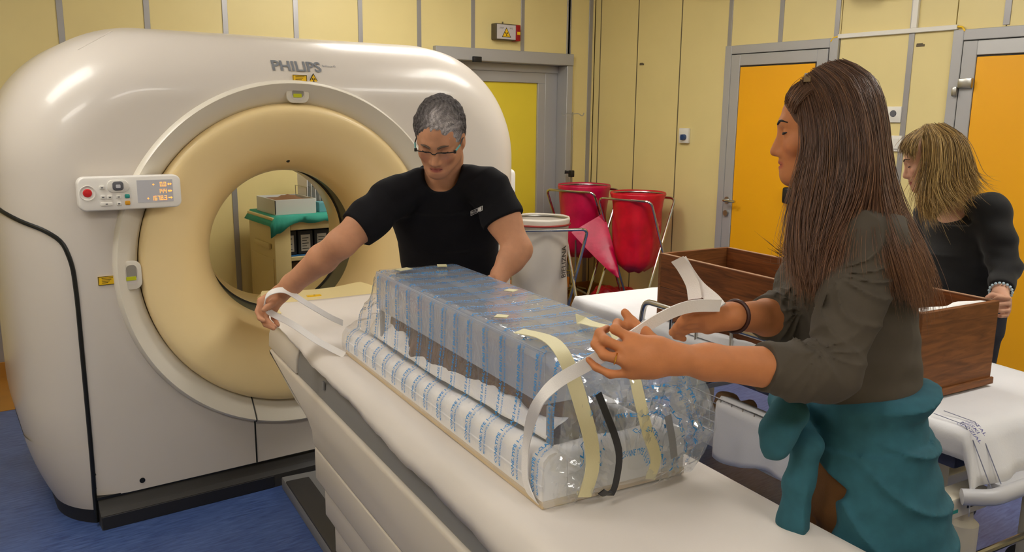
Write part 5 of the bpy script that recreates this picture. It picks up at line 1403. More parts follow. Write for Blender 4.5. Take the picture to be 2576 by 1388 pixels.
# ---- spectacles
gy = .108; g = part('spectacles', MB().tube(fillet([HM(-.068, .092, -.002), HM(-.052, gy-.004, .001), HM(-.010, gy+.004, .002), HM(-.006, gy+.008, -.002), HM(.006, gy+.008, -.002), HM(.010, gy+.004, .002), HM(.052, gy-.004, .001), HM(.068, .092, -.002)], .006), .0016, 6), 'spec_frame', mn, label='half-rim glasses with teal temples')
for sx in (-1, 1):
    part('temple', MB().tube([HM(sx*.067, .092, -.002), HM(sx*.078, .045, 0), HM(sx*.080, -.005, .002), HM(sx*.078, -.022, -.014)], .0022, 6), 'spec_frame', g)
    part('temple_accent', MB().tube([HM(sx*.0685, .084, -.002), HM(sx*.0775, .048, 0)], .003, 6), 'spec_teal', g)
    part('hinge_block', MB().box((-.004, -.003, -.005), (.004, .003, .005), .001, 1, T=Matrix.Translation(Vector(HM(sx*.067, .089, -.003)))), 'spec_frame', g)
    lp = [(.010, .0), (.052, .0), (.051, -.016), (.044, -.0235), (.026, -.026), (.014, -.021)]
    part('lens', MB().add([HM(sx*a, gy+.003-abs(a-.02)*.15, b_) for a, b_ in lp], [tuple(range(6))]), 'lens', g, smooth=False)
# ------------------------------------------------------------------ blonde woman in black behind the crate
mat('black_knit', (14, 14, 16), .9, var=.1, scale=40, bump=.2, bscale=500, sheen=.08)
w2 = thing('person', 'blonde woman in black sweater holding the wooden crate', 'person', tuple(dep(2440, 700, 3.2)*np.array([1, 1, 0])))
dv = nrm(ray(2358, 398)); f2 = nrm(np.cross(dv, (0, 0, 1))*-1); f2 = nrm(f2*np.array([1, 1, 0])*math.cos(.25)+cdir*math.sin(.0)*1+np.array([0, 0, -.28]))
KD = 1.045
def dq(x, y, d): return dep(x, y, d*KD)
def gq(L): return [dq(*q) for q in L]
H2 = Frame(dq(2352, 400, 3.07), f2, (0, 0, 1), 1.01)
S = Sdf(); head_prims(S, H2, nose=.8, jaw=.95, ears=False, cr=.9)
NB2 = dq(2415, 512, 3.12); WA2 = dq(2430, 760, 3.2); S2L = dq(2492, 528, 2.98); S2R = dq(2345, 540, 3.28)
lat2 = nrm(S2R-S2L); fw2 = nrm(np.cross((0, 0, 1), lat2)); fw2 = fw2 if fw2@f2 > 0 else -fw2
S.chain([H2(0, -.03, -.05), H2(0, -.05, -.11), NB2], [.05, .048, .056], .03)
HI2 = np.array([WA2[0], WA2[1], .90])
S.loft([(NB2+DN*.02, lat2, .06, .055), (mix(NB2, WA2, .2), lat2, .16, .09), (mix(NB2, WA2, .5), lat2, .145, .11), (WA2, lat2, .13, .10), (HI2, lat2, .165, .12)], .03)
E2L = dq(2528, 672, 2.95); W2L = dep(2516, 740, 2.96); E2R = dq(2310, 660, 3.3); W2R = dep(2250, 720, 3.2)
S.chain([S2L, E2L], [.055, .041], .03); S.chain([E2L, W2L], [.041, .027], .02); S.chain([S2R, E2R, W2R, dep(2215, 735, 3.10)], [.055, .041, .027, .03], .03)
for q in ((2535, 752, 2.905), (2535, 765, 2.91), (2533, 779, 2.915), (2528, 790, 2.92)): S.cone(W2L, dep(*q), .02, .013, .014)
digits(S, [d3([(2535, 752, 2.905), (2536, 750, 2.885), (2512, 747, 2.875), (2502, 752, 2.89)]), d3([(2535, 765, 2.91), (2537, 764, 2.888), (2512, 765, 2.878), (2502, 768, 2.89)]),
           d3([(2533, 779, 2.915), (2535, 780, 2.893), (2516, 782, 2.885), (2506, 782, 2.895)]), d3([(2528, 790, 2.92), (2531, 793, 2.90), (2518, 795, 2.893), (2510, 794, 2.90)])], .0095, .003)
digits(S, [d3([(2512, 745, 2.92), (2496, 742, 2.92), (2484, 748, 2.925)])], .011, .006)
ab = np.array([H2(0, 0, .13), H2(0, .14, 0), H2(0, -.13, 0), S2L, S2R, E2L, W2L, E2R, W2R, dep(2210, 740, 3.1), HI2+lat2*.2, HI2-lat2*.2])
sdf_mesh('body', S, ab.min(0)-.12, ab.max(0)+.12, .005, 'skin', w2, color=lip_tint(H2, (206, 158, 132), (176, 104, 96)))
eyes(H2, w2, S, brow='brow', lw=1.4); mouth(H2, w2, S, .017)
T = Sdf(); ins = .012
T.loft([(NB2+DN*.03, lat2, .085, .07), (mix(NB2, WA2, .2), lat2, .165+ins, .09+ins), (mix(NB2, WA2, .5), lat2, .15+ins, .112+ins), (WA2, lat2, .138+ins, .105+ins), (HI2, lat2, .18, .135)], .03)
a2 = nrm(W2L-E2L)
SV = Sdf(); SV.chain([mix(S2L, NB2, .45), S2L, mix(S2L, E2L, .5), E2L, mix(E2L, W2L, .88)], [.055, .063, .058, .052, .040], .03); SV.half(mix(E2L, W2L, .82), a2); T.add(SV, .03)
T.chain([mix(S2R, NB2, .45), S2R, E2R, W2R], [.055, .063, .052, .042], .03)
T.cone(NB2+fw2*.03+DN*.0, NB2+fw2*.02+np.array([0, 0, .14]), .082, .11, .008, 's')
bb = np.array([NB2, S2L, S2R, E2L, W2L, E2R, W2R, HI2+lat2*.2, HI2-lat2*.2])
sdf_mesh('black_sweater', T, bb.min(0)-.15, bb.max(0)+.15, .006, 'black_knit', w2, disp=lambda P: .003*np.sin(P[..., 2]*60+P[..., 0]*30)+.003*np.sin(P[..., 2]*130)*np.exp(-(np.linalg.norm(P-E2L, axis=-1)/.1)**2), dmax=.007, label='black knitted sweater')
L_ = Sdf()
for sgn in (-1, 1):
    hp = HI2+lat2*sgn*.085; L_.chain([hp, np.array([hp[0], hp[1], .5]), np.array([hp[0], hp[1], .08])], [.09, .062, .05], .03)
L_.loft([(HI2+DN*-.06, lat2, .155, .12), (HI2+DN*.08, lat2, .165, .12)], .03); L_.half((0, 0, .06), DN)
sdf_mesh('trousers', L_, np.array([HI2[0]-.32, HI2[1]-.32, 0]), HI2+.32, .011, 'dark_denim', w2)
for sgn in (-1, 1):
    c = np.array([HI2[0], HI2[1], 0])+lat2*sgn*.085; sd = np.cross((0, 0, 1), fw2)
    sh_ = Sdf(); sh_.ell(c+fw2*.05+np.array([0, 0, .04]), (.13, .045, .045), fw2, sd, (0, 0, 1)); sh_.ell(c-fw2*.02+np.array([0, 0, .065]), (.06, .045, .055), fw2, sd, (0, 0, 1), k=.03); sh_.half((0, 0, .004), DN)
    sdf_mesh('shoe', sh_, c-.25, c+np.array([.25, .25, .2]), .01, 'shoe_dark', w2)
G2 = [gq([(2310, 330, 3.02), (2282, 345, 3.0), (2268, 365, 2.99), (2262, 385, 2.985)]),
      gq([(2325, 322, 3.0), (2298, 345, 2.975), (2285, 370, 2.965), (2283, 396, 2.96)]),
      gq([(2330, 320, 2.995), (2312, 350, 2.968), (2304, 380, 2.955), (2304, 405, 2.955)])]
BL = [lin(c)[:3] for c in ((156, 124, 70), (128, 100, 56), (196, 164, 104), (92, 70, 42), (140, 110, 60))]
strands('fringe', G2, 500, w2, 'hair', seed=6, jit=.003, r=.0010, cols=BL, seg=8, flare=.012, label='blonde fringe')
G3_ = [gq([(2324, 322, 3.0), (2326, 352, 2.97), (2330, 400, 2.955), (2326, 450, 2.955), (2318, 500, 2.94), (2330, 545, 2.93)]),
       gq([(2334, 318, 3.0), (2346, 350, 2.96), (2346, 410, 2.945), (2334, 470, 2.945), (2330, 520, 2.93), (2352, 560, 2.93)]),
       gq([(2342, 317, 3.01), (2362, 350, 2.96), (2362, 415, 2.945), (2352, 475, 2.945), (2368, 520, 2.93), (2378, 545, 2.93)]),
       gq([(2352, 317, 3.02), (2388, 348, 2.97), (2396, 410, 2.955), (2390, 460, 2.95), (2400, 495, 2.94), (2420, 525, 2.95)]),
       gq([(2366, 316, 3.03), (2414, 346, 2.98), (2430, 400, 2.965), (2432, 440, 2.97), (2440, 470, 2.97), (2452, 490, 2.97)]),
       gq([(2374, 316, 3.06), (2428, 350, 3.04), (2446, 405, 3.02), (2448, 445, 3.02), (2458, 475, 3.02), (2470, 490, 3.02)])]
mat('blonde_base', (120, 94, 56), .6, var=.3, scale=90, stretch=(1, 1, .12))
lp = hair_shell(G3_, 3.08*KD, 14, None, .004); mb = MB(); mb.grid(lp+[lp[0]]); part('hair_mass', mb, 'blonde_base', w2, sharp=3)
strands('hair', G3_, 3000, w2, 'hair', seed=7, jit=.004, r=.0010, cols=BL, seg=12, flare=.05, lenj=(.7, 1), tip=.3, clump=.15, label='shoulder-length blonde hair')
# thin necklace and beaded bracelet
nk = [NB2+fw2*.09+lat2*(.05*math.sin(a))+np.array([0, 0, .02-.055*math.cos(a*.5)]) for a in np.linspace(-1.3, 1.3, 13)]
part('necklace', MB().tube(smooth_path([dq(2372, 505, 2.96), dq(2350, 528, 2.95), dq(2332, 536, 2.95), dq(2318, 520, 2.97)], 12), .001, 5), 'gold', w2)
c0 = mix(E2L, W2L, .9); u_ = nrm(np.cross(a2, (0, 0, 1))); v_ = np.cross(a2, u_)
mb = MB()
for a in np.linspace(0, 2*math.pi, 19)[:-1]: mb.sphere(c0+(u_*math.cos(a)+v_*math.sin(a))*.036, .0055, 8)
mat('beads', (178, 200, 214), .3); part('bead_bracelet', mb, 'beads', w2, label='pale beaded bracelet')
# ------------------------------------------------------------------ stretcher with sheet, wooden crate
def wood(name, c1, c2, ax):
    m = mat(name, c1, .55, spec=.35); nt = m.node_tree; b = nt.nodes['Principled BSDF']; tc = [n for n in nt.nodes if n.type == 'TEX_COORD'][0]
    mp = nt.nodes.new('ShaderNodeMapping'); mp.inputs['Scale'].default_value = ax
    n1 = nt.nodes.new('ShaderNodeTexNoise'); n1.inputs['Scale'].default_value = 1; n1.inputs['Detail'].default_value = 5; n1.inputs['Distortion'].default_value = 1.4
    cr = nt.nodes.new('ShaderNodeValToRGB'); cr.color_ramp.elements[0].position = .32; cr.color_ramp.elements[0].color = lin(c2); cr.color_ramp.elements[1].position = .68; cr.color_ramp.elements[1].color = lin(c1)
    vo = nt.nodes.new('ShaderNodeTexVoronoi'); vo.inputs['Scale'].default_value = 4.5
    rp = nt.nodes.new('ShaderNodeMapRange'); rp.inputs[1].default_value = .03; rp.inputs[2].default_value = .09; rp.inputs[3].default_value = .35; rp.inputs[4].default_value = 1
    mx = nt.nodes.new('ShaderNodeMix'); mx.data_type = 'RGBA'; mx.blend_type = 'MULTIPLY'; mx.inputs[0].default_value = 1
    nt.links.new(tc.outputs['Object'], mp.inputs[0]); nt.links.new(mp.outputs[0], n1.inputs[0]); nt.links.new(n1.outputs[0], cr.inputs[0])
    nt.links.new(tc.outputs['Object'], vo.inputs[0]); nt.links.new(vo.outputs[0], rp.inputs[0]); nt.links.new(cr.outputs[0], mx.inputs[6]); nt.links.new(rp.outputs[0], mx.inputs[7])
    nt.links.new(mx.outputs[2], b.inputs['Base Color'])
wood('crate_wood', (134, 76, 34), (88, 46, 18), (55, 4, 60)); wood('crate_end_wood', (136, 84, 42), (98, 58, 28), (5, 50, 45)); wood('crate_edge', (176, 138, 108), (150, 112, 84), (30, 6, 40))
KN0, KN1, KE0, KE1, KZ0, KZ1 = 2.36, 2.77, 1.56, 2.85, .762, 1.052
t = thing('wooden_crate', 'long open crate of stained brown boards standing on the stretcher', 'crate', tuple(tf(2.58, 2.17, KZ0)), -TA)
for n0 in (KN0, KN1-.018):
    for z0, z1 in ((KZ0, KZ0+.14), (KZ0+.1415, KZ1)):
        part('plank', tmb().box((n0, KE0+.018, z0), (n0+.018, KE1-.018, z1), .0015, 1), 'crate_wood', t)
    part('edge_strip', tmb().box((n0+.001, KE0+.02, KZ1-.0005), (n0+.017, KE1-.02, KZ1+.0008)), 'crate_edge', t, smooth=False)
for e0 in (KE0, KE1-.018):
    part('end_board', tmb().box((KN0, e0, KZ0), (KN1, e0+.018, KZ1), .0015, 1), 'crate_end_wood', t)
part('bottom_board', tmb().box((KN0+.018, KE0+.018, KZ0), (KN1-.018, KE1-.018, KZ0+.014)), 'crate_wood', t, smooth=False)
part('batten', tmb().box((KN0-.004, KE0-.010, KZ0), (KN1+.004, KE0, KZ0+.024), .002, 1), 'crate_end_wood', t)
mat('paper_white', (236, 234, 232), .8)
mb = tmb(); rows = []
for k in range(13):
    n_ = KN0+.025+(KN1-KN0-.05)*k/12; rows.append([(n_, KE0+.02, KZ1-.004+.002*math.sin(k)), (n_, KE0+.05+.025*math.sin(k*.5+.4)**2, KZ1-.006), (n_, KE0+.06+.025*math.sin(k*.5+.4)**2, KZ1-.05), (n_, KE0+.04, KZ1-.15)])
mb.grid(rows); o = solo('foam_sheet', mb, 'paper_white', 'white foam sheet tucked inside the near end of the crate', 'foam sheet', sharp=1.0)
md = o.modifiers.new('thickness', 'SOLIDIFY'); md.thickness = .004
# ---- stretcher
mat('linen', (234, 234, 237), .85, var=.02, scale=6, bump=.12, bscale=120); mat('linen_print', (92, 92, 150), .7); mat('linen_stripe', (120, 124, 150), .7)
mat('grey_paint', (196, 196, 200), .4); mat('mattress', (60, 66, 96), .6); mat('cream_paint', (214, 206, 186), .45); mat('tyre', (52, 50, 52), .6)
g = thing('hospital_stretcher', 'white hospital stretcher standing behind the woman in olive', 'stretcher', tuple(tf(2.66, 2.35, 0)), -TA)
SN0, SN1, SE0, SE1, SZ = 2.30, 3.02, 1.34, 3.40, .752
part('mattress', tmb().box((SN0+.02, SE0+.03, .675), (SN1-.02, SE1-.03, .742), .02, 3), 'mattress', g)
part('bed_frame', tmb().box((SN0+.04, SE0+.05, .60), (SN1-.04, SE1-.05, .672), .01, 2), 'mattress', g)
for n_ in (SN0+.0, SN1-.0):
    part('side_rail', tmb().tube([(n_, SE0+.1, .660), (n_, SE1-.1, .660)], .014, 12), 'chrome', g)
    part('side_beam', tmb().box((n_-.02, SE0+.15, .325), (n_+.02, SE1-.2, .385), .006, 2), 'grey_paint', g)
for e in (SE0+.35, SE1-.45):
    part('column', tmb().box((2.60, e-.06, .15), (2.72, e+.06, .60), .01, 2), 'cream_paint', g)
    part('cross_beam', tmb().box((SN0+.02, e-.03, .33), (SN1-.02, e+.03, .38), .005, 2), 'grey_paint', g)
# fold-up guard rail on the near side
for n_ in (2.285,):
    pts = fillet([(n_, 2.875, .66), (n_, 2.845, .842), (n_, 1.75, .842), (n_, 1.72, .66)], .05, 7)
    part('guard_rail', tmb().tube(pts, .0135, 12), 'chrome', g, label='chrome guard rail')
    for e in (2.66, 2.5, 2.3, 2.1, 1.9): part('guard_post', tmb().tube([(n_, e, .66), (n_, e, .842)], .008, 8), 'chrome', g)
# wire basket hung under the near side
mb = tmb()
for z in (.40, .44, .48, .52, .545): mb.tube([(2.27, 2.50, z), (2.27, 1.72, z)], .0032, 6)
for z in (.40, .545):
    mb.tube([(2.27, 2.50, z), (2.52, 2.50, z)], .0032, 6); mb.tube([(2.27, 1.72, z), (2.52, 1.72, z)], .0032, 6); mb.tube([(2.52, 2.50, z), (2.52, 1.72, z)], .0032, 6)
for k in range(14):
    e = 2.50-.06*k; mb.tube([(2.27, e, .545), (2.27, e, .40), (2.52, e, .40)], .0028, 6)
part('wire_basket', mb, 'chrome', g, label='wire basket')
# near end: bent bumper tube, end bracket, cylinder, castors
part('bumper', tmb().tube(fillet([(2.24, 1.30, .575), (2.30, 1.245, .58), (2.75, 1.245, .58), (3.06, 1.30, .575)], .08, 6), .024, 12), 'grey_paint', g)
part('bumper_bracket', tmb().box((2.36, 1.255, .54), (2.95, 1.30, .60), .006, 2), 'grey_paint', g)
br = part('end_bracket', tmb().box((2.20, 1.31, .50), (2.40, 1.38, .565), .006, 2), 'cream_paint', g)
part('bracket_mark', tmb().box((2.29, 1.308, .522), (2.35, 1.311, .536), .001, 1), 'tyre', br)
part('arrow_mark', tmb().box((2.215, 1.308, .52), (2.245, 1.311, .53)), 'button_teal', br, smooth=False)
part('cylinder', tmb().lathe([(0, 0), (.045, 0), (.047, .01), (.047, .2), (.03, .215), (.028, .24), (0, .24)], (2.36, 1.36, .24), (0, 0, 1), 28), 'cream_paint', g)
for k in range(3): part('pedal_plate', tmb().prism([(0, 0), (.06, .01), (.10, .10), (.06, .16), (0, .17)], .012, o=(2.19+.035*k, 1.33+.03*k, .28), u=(.25, 1, 0), v=(0, 0, 1), w=(1, 0, 0)).bevel_all(.004), 'grey_paint', g)
for n_ in (SN0+.05, SN1-.05):
    for e in (SE0+.12, SE1-.25):
        part('castor_fork', tmb().box((n_-.03, e-.035, .10), (n_+.03, e+.035, .34), .01, 2), 'cream_paint', g)
        w_ = part('castor_wheel', tmb().lathe([(0, -.022), (.06, -.022), (.075, -.014), (.075, .014), (.06, .022), (0, .022)], (n_, e, .075), (1, 0, 0), 28), 'tyre', g)
part('brake_bar', tmb().tube([(2.2, 1.46, .20), (3.0, 1.46, .20)], .012, 8), 'steel', g)
# ---- sheet on the stretcher
rows = []
for k in range(61):
    q = k/60; row = []
    for j in range(41):
        s = j/40
        # s across: left hang, top, right hang ; q along: near hang, top, far hang
        n_ = SN0-.02+(SN1-SN0+.04)*np.clip((s-.1)/.8, 0, 1); e = SE0+.0+(SE1-SE0)*np.clip((q-.07)/.90, 0, 1); z = SZ
        if s < .1: z -= .085*(1-s/.1); n_ -= .012*math.sin(math.pi*s/.1*.5)
        if s > .9: z -= .085*(s-.9)/.1
        if q < .07: z -= (.07-q)/.07*.155; e -= .06*(.07-q)/.07
        if q > .97: z -= .06*(q-.97)/.03; e += .01
        wv = .006*mnoise.noise(Vector((n_*5, e*4, 0)))+.004*mnoise.noise(Vector((n_*12, e*9, 2)))
        under = KN0-.03 < n_ < KN1+.03 and KE0-.03 < e < KE1+.03
        wv = 0 if under else abs(wv)
        hang = .012*math.sin(e*28+2*math.sin(e*9))*max(0, (SZ-z)/.085)
        row.append((n_-hang if s < .1 else n_, e-(.012*math.sin(n_*32)*max(0, (.07-q)/.07)), z+wv))
    rows.append(row)
sh2 = solo('stretcher_sheet', tmb().grid(rows), 'linen', 'white hospital sheet with blue stripes and stamp covering the stretcher', 'sheet', sharp=2.5)
md = sh2.modifiers.new('thickness', 'SOLIDIFY'); md.thickness = .002
# bunched sheet on the near edge of the mattress
def pile(lo, hi, h, seed):
    rows = []
    for k in range(41):
        e = lo[1]+(hi[1]-lo[1])*k/40; row = []
        for j in range(21):
            n_ = lo[0]+(hi[0]-lo[0])*j/20; ed = min(1, min(k, 40-k)/6)*min(1, min(j, 20-j)/4)
            z = SZ+.008+ed*(h*.5+h*.6*mnoise.noise(Vector((n_*7+seed, e*3.2+n_*4, seed)))+.4*h*mnoise.noise(Vector((n_*19, e*7, seed+3))))
            row.append((n_, e, max(z, SZ+.006)))
        rows.append(row)
    return rows
# stripes, stamp
mb = tmb()
for dn in (0, .05):
    pts = [(2.315+dn, 1.46, SZ+.012), (2.315+dn, 1.36, SZ+.009), (2.315+dn, 1.33, SZ-.03), (2.315+dn, 1.262, SZ-.15)]
    ribbon(mb, [tuple(p) for p in pts], .003, (1, 0, 0), .0006)
sp_ = part('blue_stripes', mb, 'linen_stripe', sh2, smooth=False, fix=False)
mb = tmb()
for k, tx in enumerate(('SZPITAL', 'MIEJSKI', 'ODDZIAL')):
    lettering(mb, tx, .022, (2.292+.0, 1.40-.0, SZ+.016-.0*k), (0, -.75, -.0), (.9, 0, 0)) if False else None
    vv, ff = text2d(tx, .02, .01, 1); mb.add([(2.335-.022*k+b_, 1.375-a*.9, SZ+.0125+(.0 if 1.375-a*.9 > 1.34 else -.8*(1.34-(1.375-a*.9)))) for a, b_ in vv], ff)
part('stamp', mb, 'linen_print', sh2, smooth=False, fix=False)
o = solo('bunched_sheet', tmb().grid(pile((2.285, 1.62), (2.352, 2.60), .06, 4)), 'linen', 'bunched white linen between the crate and the guard rail', 'sheet', sharp=2.5)
rows = []
for k in range(25):
    e = 2.34-.42*k/24; row = []
    for j in range(9):
        z = .50-(.20+.015*math.sin(k*.3))*j/8; row.append((2.262-.006*math.sin(k*.7)*j/8-.004*j/8, e, z+.05*k/24*(j/8)))
    rows.append([(2.35, e, .535), (2.29, e, .552), (2.264, e, .53)]+row)
o = solo('draped_cloth', tmb().grid(rows), 'linen', 'pale grey cloth hanging over the wire basket below the stretcher', 'cloth', sharp=2.5)
md = o.modifiers.new('thickness', 'SOLIDIFY'); md.thickness = .002
bd = Sdf(); c = tf(2.40, 2.42, .47)
bd.ell(c, (.06, .05, .06)); bd.ell(c+np.array([.02, -.08, -.01]), (.06, .05, .05), k=.02); bd.ell(c+np.array([.05, .03, -.02]), (.05, .06, .045), k=.02)
mat('brown_cloth', (128, 96, 66), .9, var=.2, scale=20)
bt = thing('cloth_bundle', 'brown bundle lying in the wire basket', 'bundle', tuple(c-np.array([0, 0, .065])))
sdf_mesh('bundle', bd, c-.16, c+.16, .008, 'brown_cloth', bt, disp=lambda P: .004*np.sin(P[..., 0]*80+P[..., 2]*60)+.003*np.sin(P[..., 1]*110), dmax=.008)
# ------------------------------------------------------------------ bag stands by the corner
mat('red_bag', (206, 12, 40), .32, var=.18, scale=12, bump=.3, bscale=30, spec=.5); mat('magenta_bag', (196, 14, 70), .32, var=.18, scale=12, bump=.3, bscale=30)
clear('red_film', (232, 120, 120), .25, (220, 60, 70), .06, .12)
mat('white_bag', (206, 198, 186), .5, var=.04, scale=8, bump=.15, bscale=30); mat('elastic_red', (140, 40, 32), .6); mat('bag_ink', (70, 64, 60), .6); mat('tube_brass', (172, 160, 96), .25, metal=1)
def stand(label, c, zt, b_, s_, half, sp, leg, mt='chrome', grp=None, name='bag_stand'):
    c = np.array([c[0], c[1], 0.]); b_ = nrm(b_); s_ = nrm(s_)
    t = thing(name, label, 'bag stand', tuple(c), 0, grp)
    for k, sg in enumerate((-1, 1)):
        hf = half-.016*k
        A = c+s_*sg*sp+np.array([0, 0, zt]); Bq = c-s_*sg*leg+np.array([0, 0, .012])
        pts = fillet([Bq-b_*hf, A-b_*hf, A+b_*hf, Bq+b_*hf], .05, 6)
        part('tube_frame', MB().tube(pts, .011, 10), mt, t)
        part('foot_bar', MB().tube([Bq-b_*hf, Bq+b_*hf], .011, 10), mt, t)
    return t
def bag(label, c, r0, zt, zb, m, parent_group, seed, lip=.05, r1=None, flat=.75, name='waste_bag', tail=None):
    c = np.array([c[0], c[1], 0.]); t = thing(name, label, 'bag', tuple(c+np.array([0, 0, zb])), 0, parent_group)
    r1 = r1 or r0*.85; rows = []
    def ring_(r, z, amp, sq=1.0):
        out = []
        for k in range(48):
            a = 2*math.pi*k/48; rr = r*(1+amp*mnoise.noise(Vector((math.cos(a)*2.2, math.sin(a)*2.2, z*5+seed))))
            out.append((c[0]+rr*math.cos(a), c[1]+rr*math.sin(a)*sq, z+amp*.05*math.sin(a*5+seed)))
        return out
    for q in (.0, .25, .5, .75, 1): rows.append(ring_(r0*(.93+.07*q), zt-.10+.10*q, .01))      # inside of the mouth
    rows.append(ring_(r0*1.03, zt+.006, .015)); rows.append(ring_(r0*1.055, zt-.01, .015))
    n = 16
    for k in range(1, n+1):
        q = k/n; r = r0*1.0+(r1-r0)*q; z = zt-.02-(zt-.02-zb)*q
        if k > n-3: r *= (1, .8, .45)[k-(n-2)] if k-(n-2) < 3 else .4
        rows.append(ring_(r, z, .05+.12*q, 1-.15*q))
    mb = MB().grid(rows, closed=True); mb.f.append(tuple(range(len(mb.v)-48, len(mb.v))))
    part('bag_body', mb, m, t, sharp=2.5)
    part('hoop', MB().tube([(c[0]+r0*1.0*math.cos(a), c[1]+r0*1.0*math.sin(a), zt-.012) for a in np.linspace(0, 2*math.pi, 41)[:-1]], .008, 8, closed=True), 'steel', t)
    return t
bdir = nrm((rN*.80-fN*.6)*np.array([1, 1, 0])); sdir = nrm((rN*.62+fN*.78)*np.array([1, 1, 0]))
P1 = np.array([4.70, 4.86]); P2 = np.array([4.60, 5.42])
stand('chrome folding bag stand nearest the orange door', P1, 1.0, bdir, sdir, .235, .21, .32, grp='bag stands', name='bag_stand')
bag('bright red plastic waste bag hung in the right-hand stand', P1, .215, 1.045, .40, 'red_bag', 'red waste bags', 1.3)
stand('chrome folding bag stand in the corner beside the yellow door', P2, 1.03, bdir, sdir, .235, .21, .32, grp='bag stands', name='bag_stand')
tb_ = bag('magenta red plastic waste bag hung in the corner stand', P2, .215, 1.07, .45, 'magenta_bag', 'red waste bags', 4.1)
tl = MB(); r_ = []
for k in range(9):
    q = k/8; cc = mix(dep(1478, 560, 6.80), dep(1556, 698, 6.62), q); wd_ = .30*(1-q)**.8+.012
    ax_ = nrm(rN*.85+uN*.5); r_.append([cc-ax_*wd_*.5, cc+ax_*wd_*.25-fN*.02, cc+ax_*wd_*.5, cc+fN*.05])
tl.grid(r_, closed=True); part('hanging_tail', tl, 'magenta_bag', tb_, sharp=2)
# clear red film collar on the right-hand bag: part of the bag
PW = at(1358, 548, 'z', .95)[:2]
bW = nrm((rN*.97+fN*.26)*np.array([1, 1, 0])); sW = nrm((-rN*.26+fN*.97)*np.array([1, 1, 0]))
bW2 = nrm((rN*.9-fN*.1)*np.array([1, 1, 0]))
stand('chrome folding stand holding the white laundry bag', PW, .895, bW, sW, .27, .235, .30, grp='bag stands')
wbag = bag('white laundry bag with red elastic and black lettering', PW, .20, .955, .12, 'white_bag', 'laundry bags', 7.7, r1=.20, name='laundry_bag')
part('elastic_band', MB().tube([(PW[0]+.212*math.cos(a), PW[1]+.212*math.sin(a), .915) for a in np.linspace(0, 2*math.pi, 41)[:-1]], .007, 8, closed=True), 'elastic_red', wbag, label='red elastic band')
mb = MB(); ang0 = math.atan2(-(rN*.86+fN*.5)[1]*-1, 1)
dirL = nrm((rN*.80-fN*.60)*np.array([1, 1, 0])); a0 = math.atan2(dirL[1], dirL[0])
for tx, z0, sz in (('BIELIZNA', .55, .075), ('SZPITALNA', .12, .06)):
    vv, ff = text2d(tx, sz, .02, 2); L = .207 if True else 0
    mb.add([(PW[0]+L*math.cos(a0-(b_-sz*.35)/L), PW[1]+L*math.sin(a0-(b_-sz*.35)/L), z0+a*.72) for a, b_ in vv], ff)
part('bag_lettering', mb, 'bag_ink', wbag, smooth=False, fix=False)
# ---- drip stand in the corner
ip = np.array([4.735, 5.76, 0])
t = thing('drip_stand', 'thin steel drip stand with hooks in the corner', 'drip stand', tuple(ip))
part('pole', MB().tube([ip+np.array([0, 0, .1]), ip+np.array([0, 0, 1.15])], .011, 10), 'steel', t); part('upper_pole', MB().tube([ip+np.array([0, 0, 1.1]), ip+np.array([0, 0, 1.68])], .007, 10), 'steel', t)
rH = np.array([rN[0], rN[1], 0]); rH = nrm(rH)
for sg in (-1, 1):
    pts = [ip+np.array([0, 0, 1.665])+rH*sg*x+np.array([0, 0, z]) for x, z in ((0, 0), (.05, .004), (.075, -.012), (.09, -.012), (.10, .012))]
    part('hook', MB().tube(smooth_path(pts, 14), .004, 6), 'steel', t)
part('clamp', MB().box((-.022, -.02, -.03), (.022, .02, .03), .006, 2, T=Matrix.Translation(Vector(ip+np.array([0, 0, 1.14])))), 'black_plastic', t)
part('clamp_knob', MB().tube([ip+np.array([0, 0, 1.15]), ip+np.array([0, 0, 1.155])-rH*.06], [.008, .016], 10), 'black_plastic', t)
for k in range(5):
    a = 2*math.pi*k/5; part('base_leg', MB().tube([ip+np.array([0, 0, .12]), ip+np.array([.2*math.cos(a), .2*math.sin(a), .06])], .012, 8), 'steel', t)
    part('castor', MB().sphere(ip+np.array([.2*math.cos(a), .2*math.sin(a), .028]), .027, 12), 'black_plastic', t)
# ---- low wire trolley with an orange and black tray behind the stands
wc = np.array([4.14, 5.52])
t = thing('wire_trolley', 'low wire basket trolley standing behind the bag stands', 'trolley', (wc[0], wc[1], 0))
def wl(name, pts, r=.005, m='steel'): part(name, MB().tube(pts, r, 6), m, t)
x0, x1, y0, y1 = wc[0]-.3, wc[0]+.3, wc[1]-.2, wc[1]+.2
for z in (.20, .34):
    mb = MB(); mb.tube([(x0, y0, z), (x1, y0, z), (x1, y1, z), (x0, y1, z)], .005, 6, closed=True); part('wire_ring', mb, 'tube_brass', t)
mb = MB()
for k in range(13): x = x0+.6*k/12; mb.tube([(x, y0, .34), (x, y0, .20), (x, y1, .20), (x, y1, .34)], .003, 5)
part('wire_mesh', mb, 'tube_brass', t)
for x in (x0, x1):
    for y in (y0, y1):
        part('trolley_leg', MB().tube([(x, y, .06), (x, y, .62)], .008, 8), 'steel', t); part('castor', MB().lathe([(0, -.012), (.03, -.012), (.03, .012), (0, .012)], (x, y, .03), (0, 1, 0), 16), 'black_plastic', t)
mat('tray_orange', (190, 110, 24), .5)
tb2 = solo('parts_tray', MB().box((x0+.03, y0+.03, .207), (x1-.03, y1-.03, .30), .01, 2), 'tray_orange', 'orange storage tray with black slots in the wire trolley', 'tray')
for k in range(4): part('slot', MB().box((x0+.07+.12*k, y0+.06, .297), (x0+.15+.12*k, y1-.06, .304), .002, 1), 'black_plastic', tb2)
rc = at(1550, 735, 'y', 5.3); rs = Sdf(); rc0 = np.array([rc[0], rc[1], .09])
